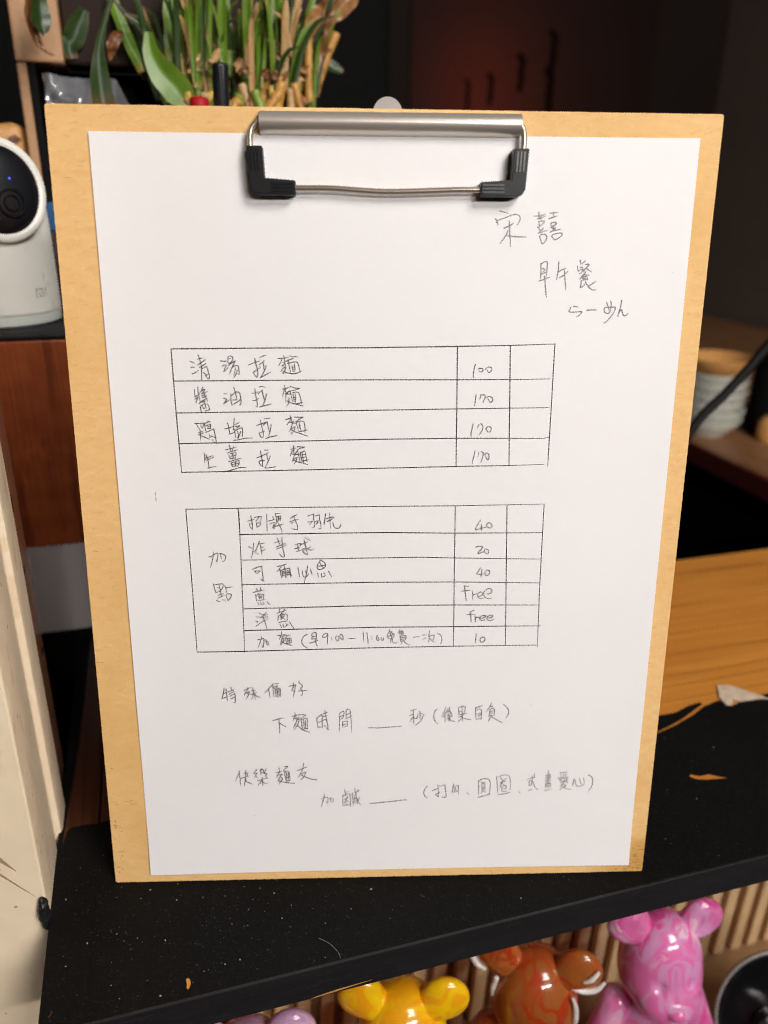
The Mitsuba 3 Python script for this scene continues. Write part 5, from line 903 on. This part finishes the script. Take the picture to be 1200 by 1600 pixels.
    'salty_note': '~2394,823 2371,788 2365,757 2376,725 2397,707|2485,840 2491,778 2493,719|2493,719 2468,739|2440,780 2491,801|2468,743 2506,762|2501,821 2549,835|~2545,835 2554,761 2558,721 2541,710 2520,718|2619,842 2615,799 2608,752|2611,803 2635,822 2659,825 2663,782 2663,739|2629,791 2626,759|2630,759 2653,770|2635,806 2647,767|2737,755 2754,739|2833,869 2837,802 2838,731|~2836,869 2873,886 2915,883 2933,855 2935,800 2929,733|2857,856 2875,840 2892,856|2858,833 2893,836|2862,825 2867,770|2889,828 2891,777|2866,805 2890,809|2867,786 2891,789|2871,770 2858,743|2878,770 2899,754|2832,706 2880,718 2941,737|2986,905 2996,830 3003,744|~2990,897 3037,917 3082,918 3101,891 3109,828 3107,777|3021,896 3039,868|3070,887 3017,830|3020,849 3071,860|3046,868 3015,795|3041,837 3077,805|~3039,810 3069,817 3074,793 3047,786|~3039,806 3037,767 3058,760 3085,766|3011,729 3059,736 3114,748|3248,871 3283,885 3321,891|3291,910 3300,851 3319,800 3350,770|3309,928 3317,895|3268,859 3273,812|~3268,859 3290,859 3292,822 3273,812|3263,764 3301,774|3429,954 3432,885 3434,819|3410,908 3452,914 3450,889|3408,889 3453,896|3406,871 3454,878|3407,853 3458,859|3415,834 3453,837|3412,827 3417,794|~3415,823 3454,830 3455,801 3420,792|3419,809 3451,812|3403,761 3438,766 3470,775|3531,931 3596,935|3539,920 3543,898|3565,915 3566,897|3587,922 3582,897|3518,884 3536,854|3535,880 3605,886 3601,860|3547,890 3544,836|3566,890 3575,853 3557,839|3586,882 3603,831|3553,843 3595,849|3576,842 3540,795|3564,824 3594,805 3535,766|3552,813 3580,780 3639,767|3658,870 3654,841 3648,806|~3672,859 3674,822 3689,800 3734,802 3736,821|3703,873 3723,817|3739,879 3751,824|~3779,908 3809,885 3820,856 3816,797 3790,750|3183,755 3196,747',
    'first_table_ruling': '459,4493 1213,4501 1867,4504 2548,4515 2938,4523 3271,4534|459,4493 467,4028 480,3575|469,4261 1363,4268 1867,4271 2555,4272 3028,4274 3249,4279|473,4026 1199,4036 1866,4044 2561,4055 3255,4064|471,3795 1192,3809 1866,3824 2568,3832 3226,3830 3265,3839|480,3575 1185,3587 1866,3600 2574,3614 2968,3620 3241,3628|2548,4515 2556,4049 2563,3610|2939,4522 2955,4049 2970,3620|3269,4534 3270,4078 3269,3612',
    'second_table_ruling': '494,3286 1176,3295 1914,3300 2566,3303 3259,3313|494,3286 506,2689 513,2094|892,3284 897,3120 897,2819 894,2085|895,3261 899,3122|895,3081 1915,3090 2064,3090 2566,3081 3253,3081|895,2872 1915,2882 2305,2885 2571,2877 3259,2862|893,2668 1915,2679 2577,2676 3258,2662|897,2464 1915,2481 2582,2480 3245,2473|899,2277 1915,2294 2587,2293 3289,2292|513,2094 895,2096 1915,2115 2592,2121 3268,2123|2566,3297 2572,2832 2584,2117|2969,3304 3009,2119|3259,3310 3262,2632 3272,2102',
    'answer_blank': '1894,1391 1969,1387 2172,1401',
    'answer_blank_001': '1904,664 2064,679 2218,695',
    'pen_dot': '3242,1584 3248,1580',
    'pen_dot_001': '1502,1706 1507,1703',
    'pen_dot_002': '273,3421 272,3391',
    'pen_dot_003': '273,3376 273,3351',
    'pen_dot_004': '917,571 920,568',
    'pen_dot_005': '4096,5046 4098,5044',
}

wrng = np.random.default_rng(3)
def stroke(s, w):
    curved = s.startswith('~')
    P = np.array([[float(v) / 20 for v in q.split(',')] for q in s.lstrip('~').split()])
    if curved and len(P) > 2:
        P = smooth_line(P, 5)
    else:       # resample, with the slight tremble of a hand
        d = np.r_[0, np.cumsum(np.linalg.norm(np.diff(P, axis=0), axis=1))]
        n = max(len(P), int(d[-1] / 0.9) + 2)
        ss = np.unique(np.r_[np.linspace(0, d[-1], n), d])
        P = np.c_[np.interp(ss, d, P[:, 0]), np.interp(ss, d, P[:, 1])]
    n = len(P)
    t = np.gradient(P, axis=0); t /= np.linalg.norm(t, axis=1, keepdims=True) + 1e-9
    nn = np.c_[-t[:, 1], t[:, 0]]
    tt = np.linspace(0, 1, n)
    ww = w * (0.90 + 0.25 * wrng.random() - 0.35 * np.clip((tt - 0.7) / 0.3, 0, 1) ** 2) * (0.86 + 0.28 * meshkit.noise(np.c_[np.linspace(0, n * .35, n), np.full(n, wrng.random() * 90), np.zeros(n)]))
    parts = [LineString(P[k:k + 2]).buffer(0.25 * (ww[k] + ww[k + 1]), quad_segs=2) for k in range(n - 1)]
    return shapely.union_all(parts)
LOOK = {'title_writing': (PENCIL, .40), 'first_table_ruling': (INK, .42), 'second_table_ruling': (INK, .39), 'pen_dot': (PENCIL, .28), 'answer_blank': (PENCIL, .38),
        'preference_heading': (PENCIL, .37), 'cooking_time_line': (PENCIL, .37), 'cooking_time_note': (PENCIL, .37), 'salty_note': (PENCIL, .36), 'happy_friends_heading': (PENCIL, .37), 'salty_line': (PENCIL, .37), 'sixth_extra_line': (PENCIL, .37)}
for name, txt in WRITING.items():
    m_, w = LOOK.get(name.rsplit('_0', 1)[0], (INK, .36))
    poly = shapely.union_all([stroke(s, w) for s in txt.split('|')]).simplify(0.012)
    if 'ruling' in name:
        poly = poly.segmentize(6.0)
    m = flat(poly)
    v = np.array(m.vertices)
    v[:, 2] = lift(v[:, 0], v[:, 1]) + 0.10
    m.vertices = v
    add('menu_sheet__' + name, onboard(m), FAINT if name in ('pen_dot_002', 'pen_dot_003', 'pen_dot_005') else m_)
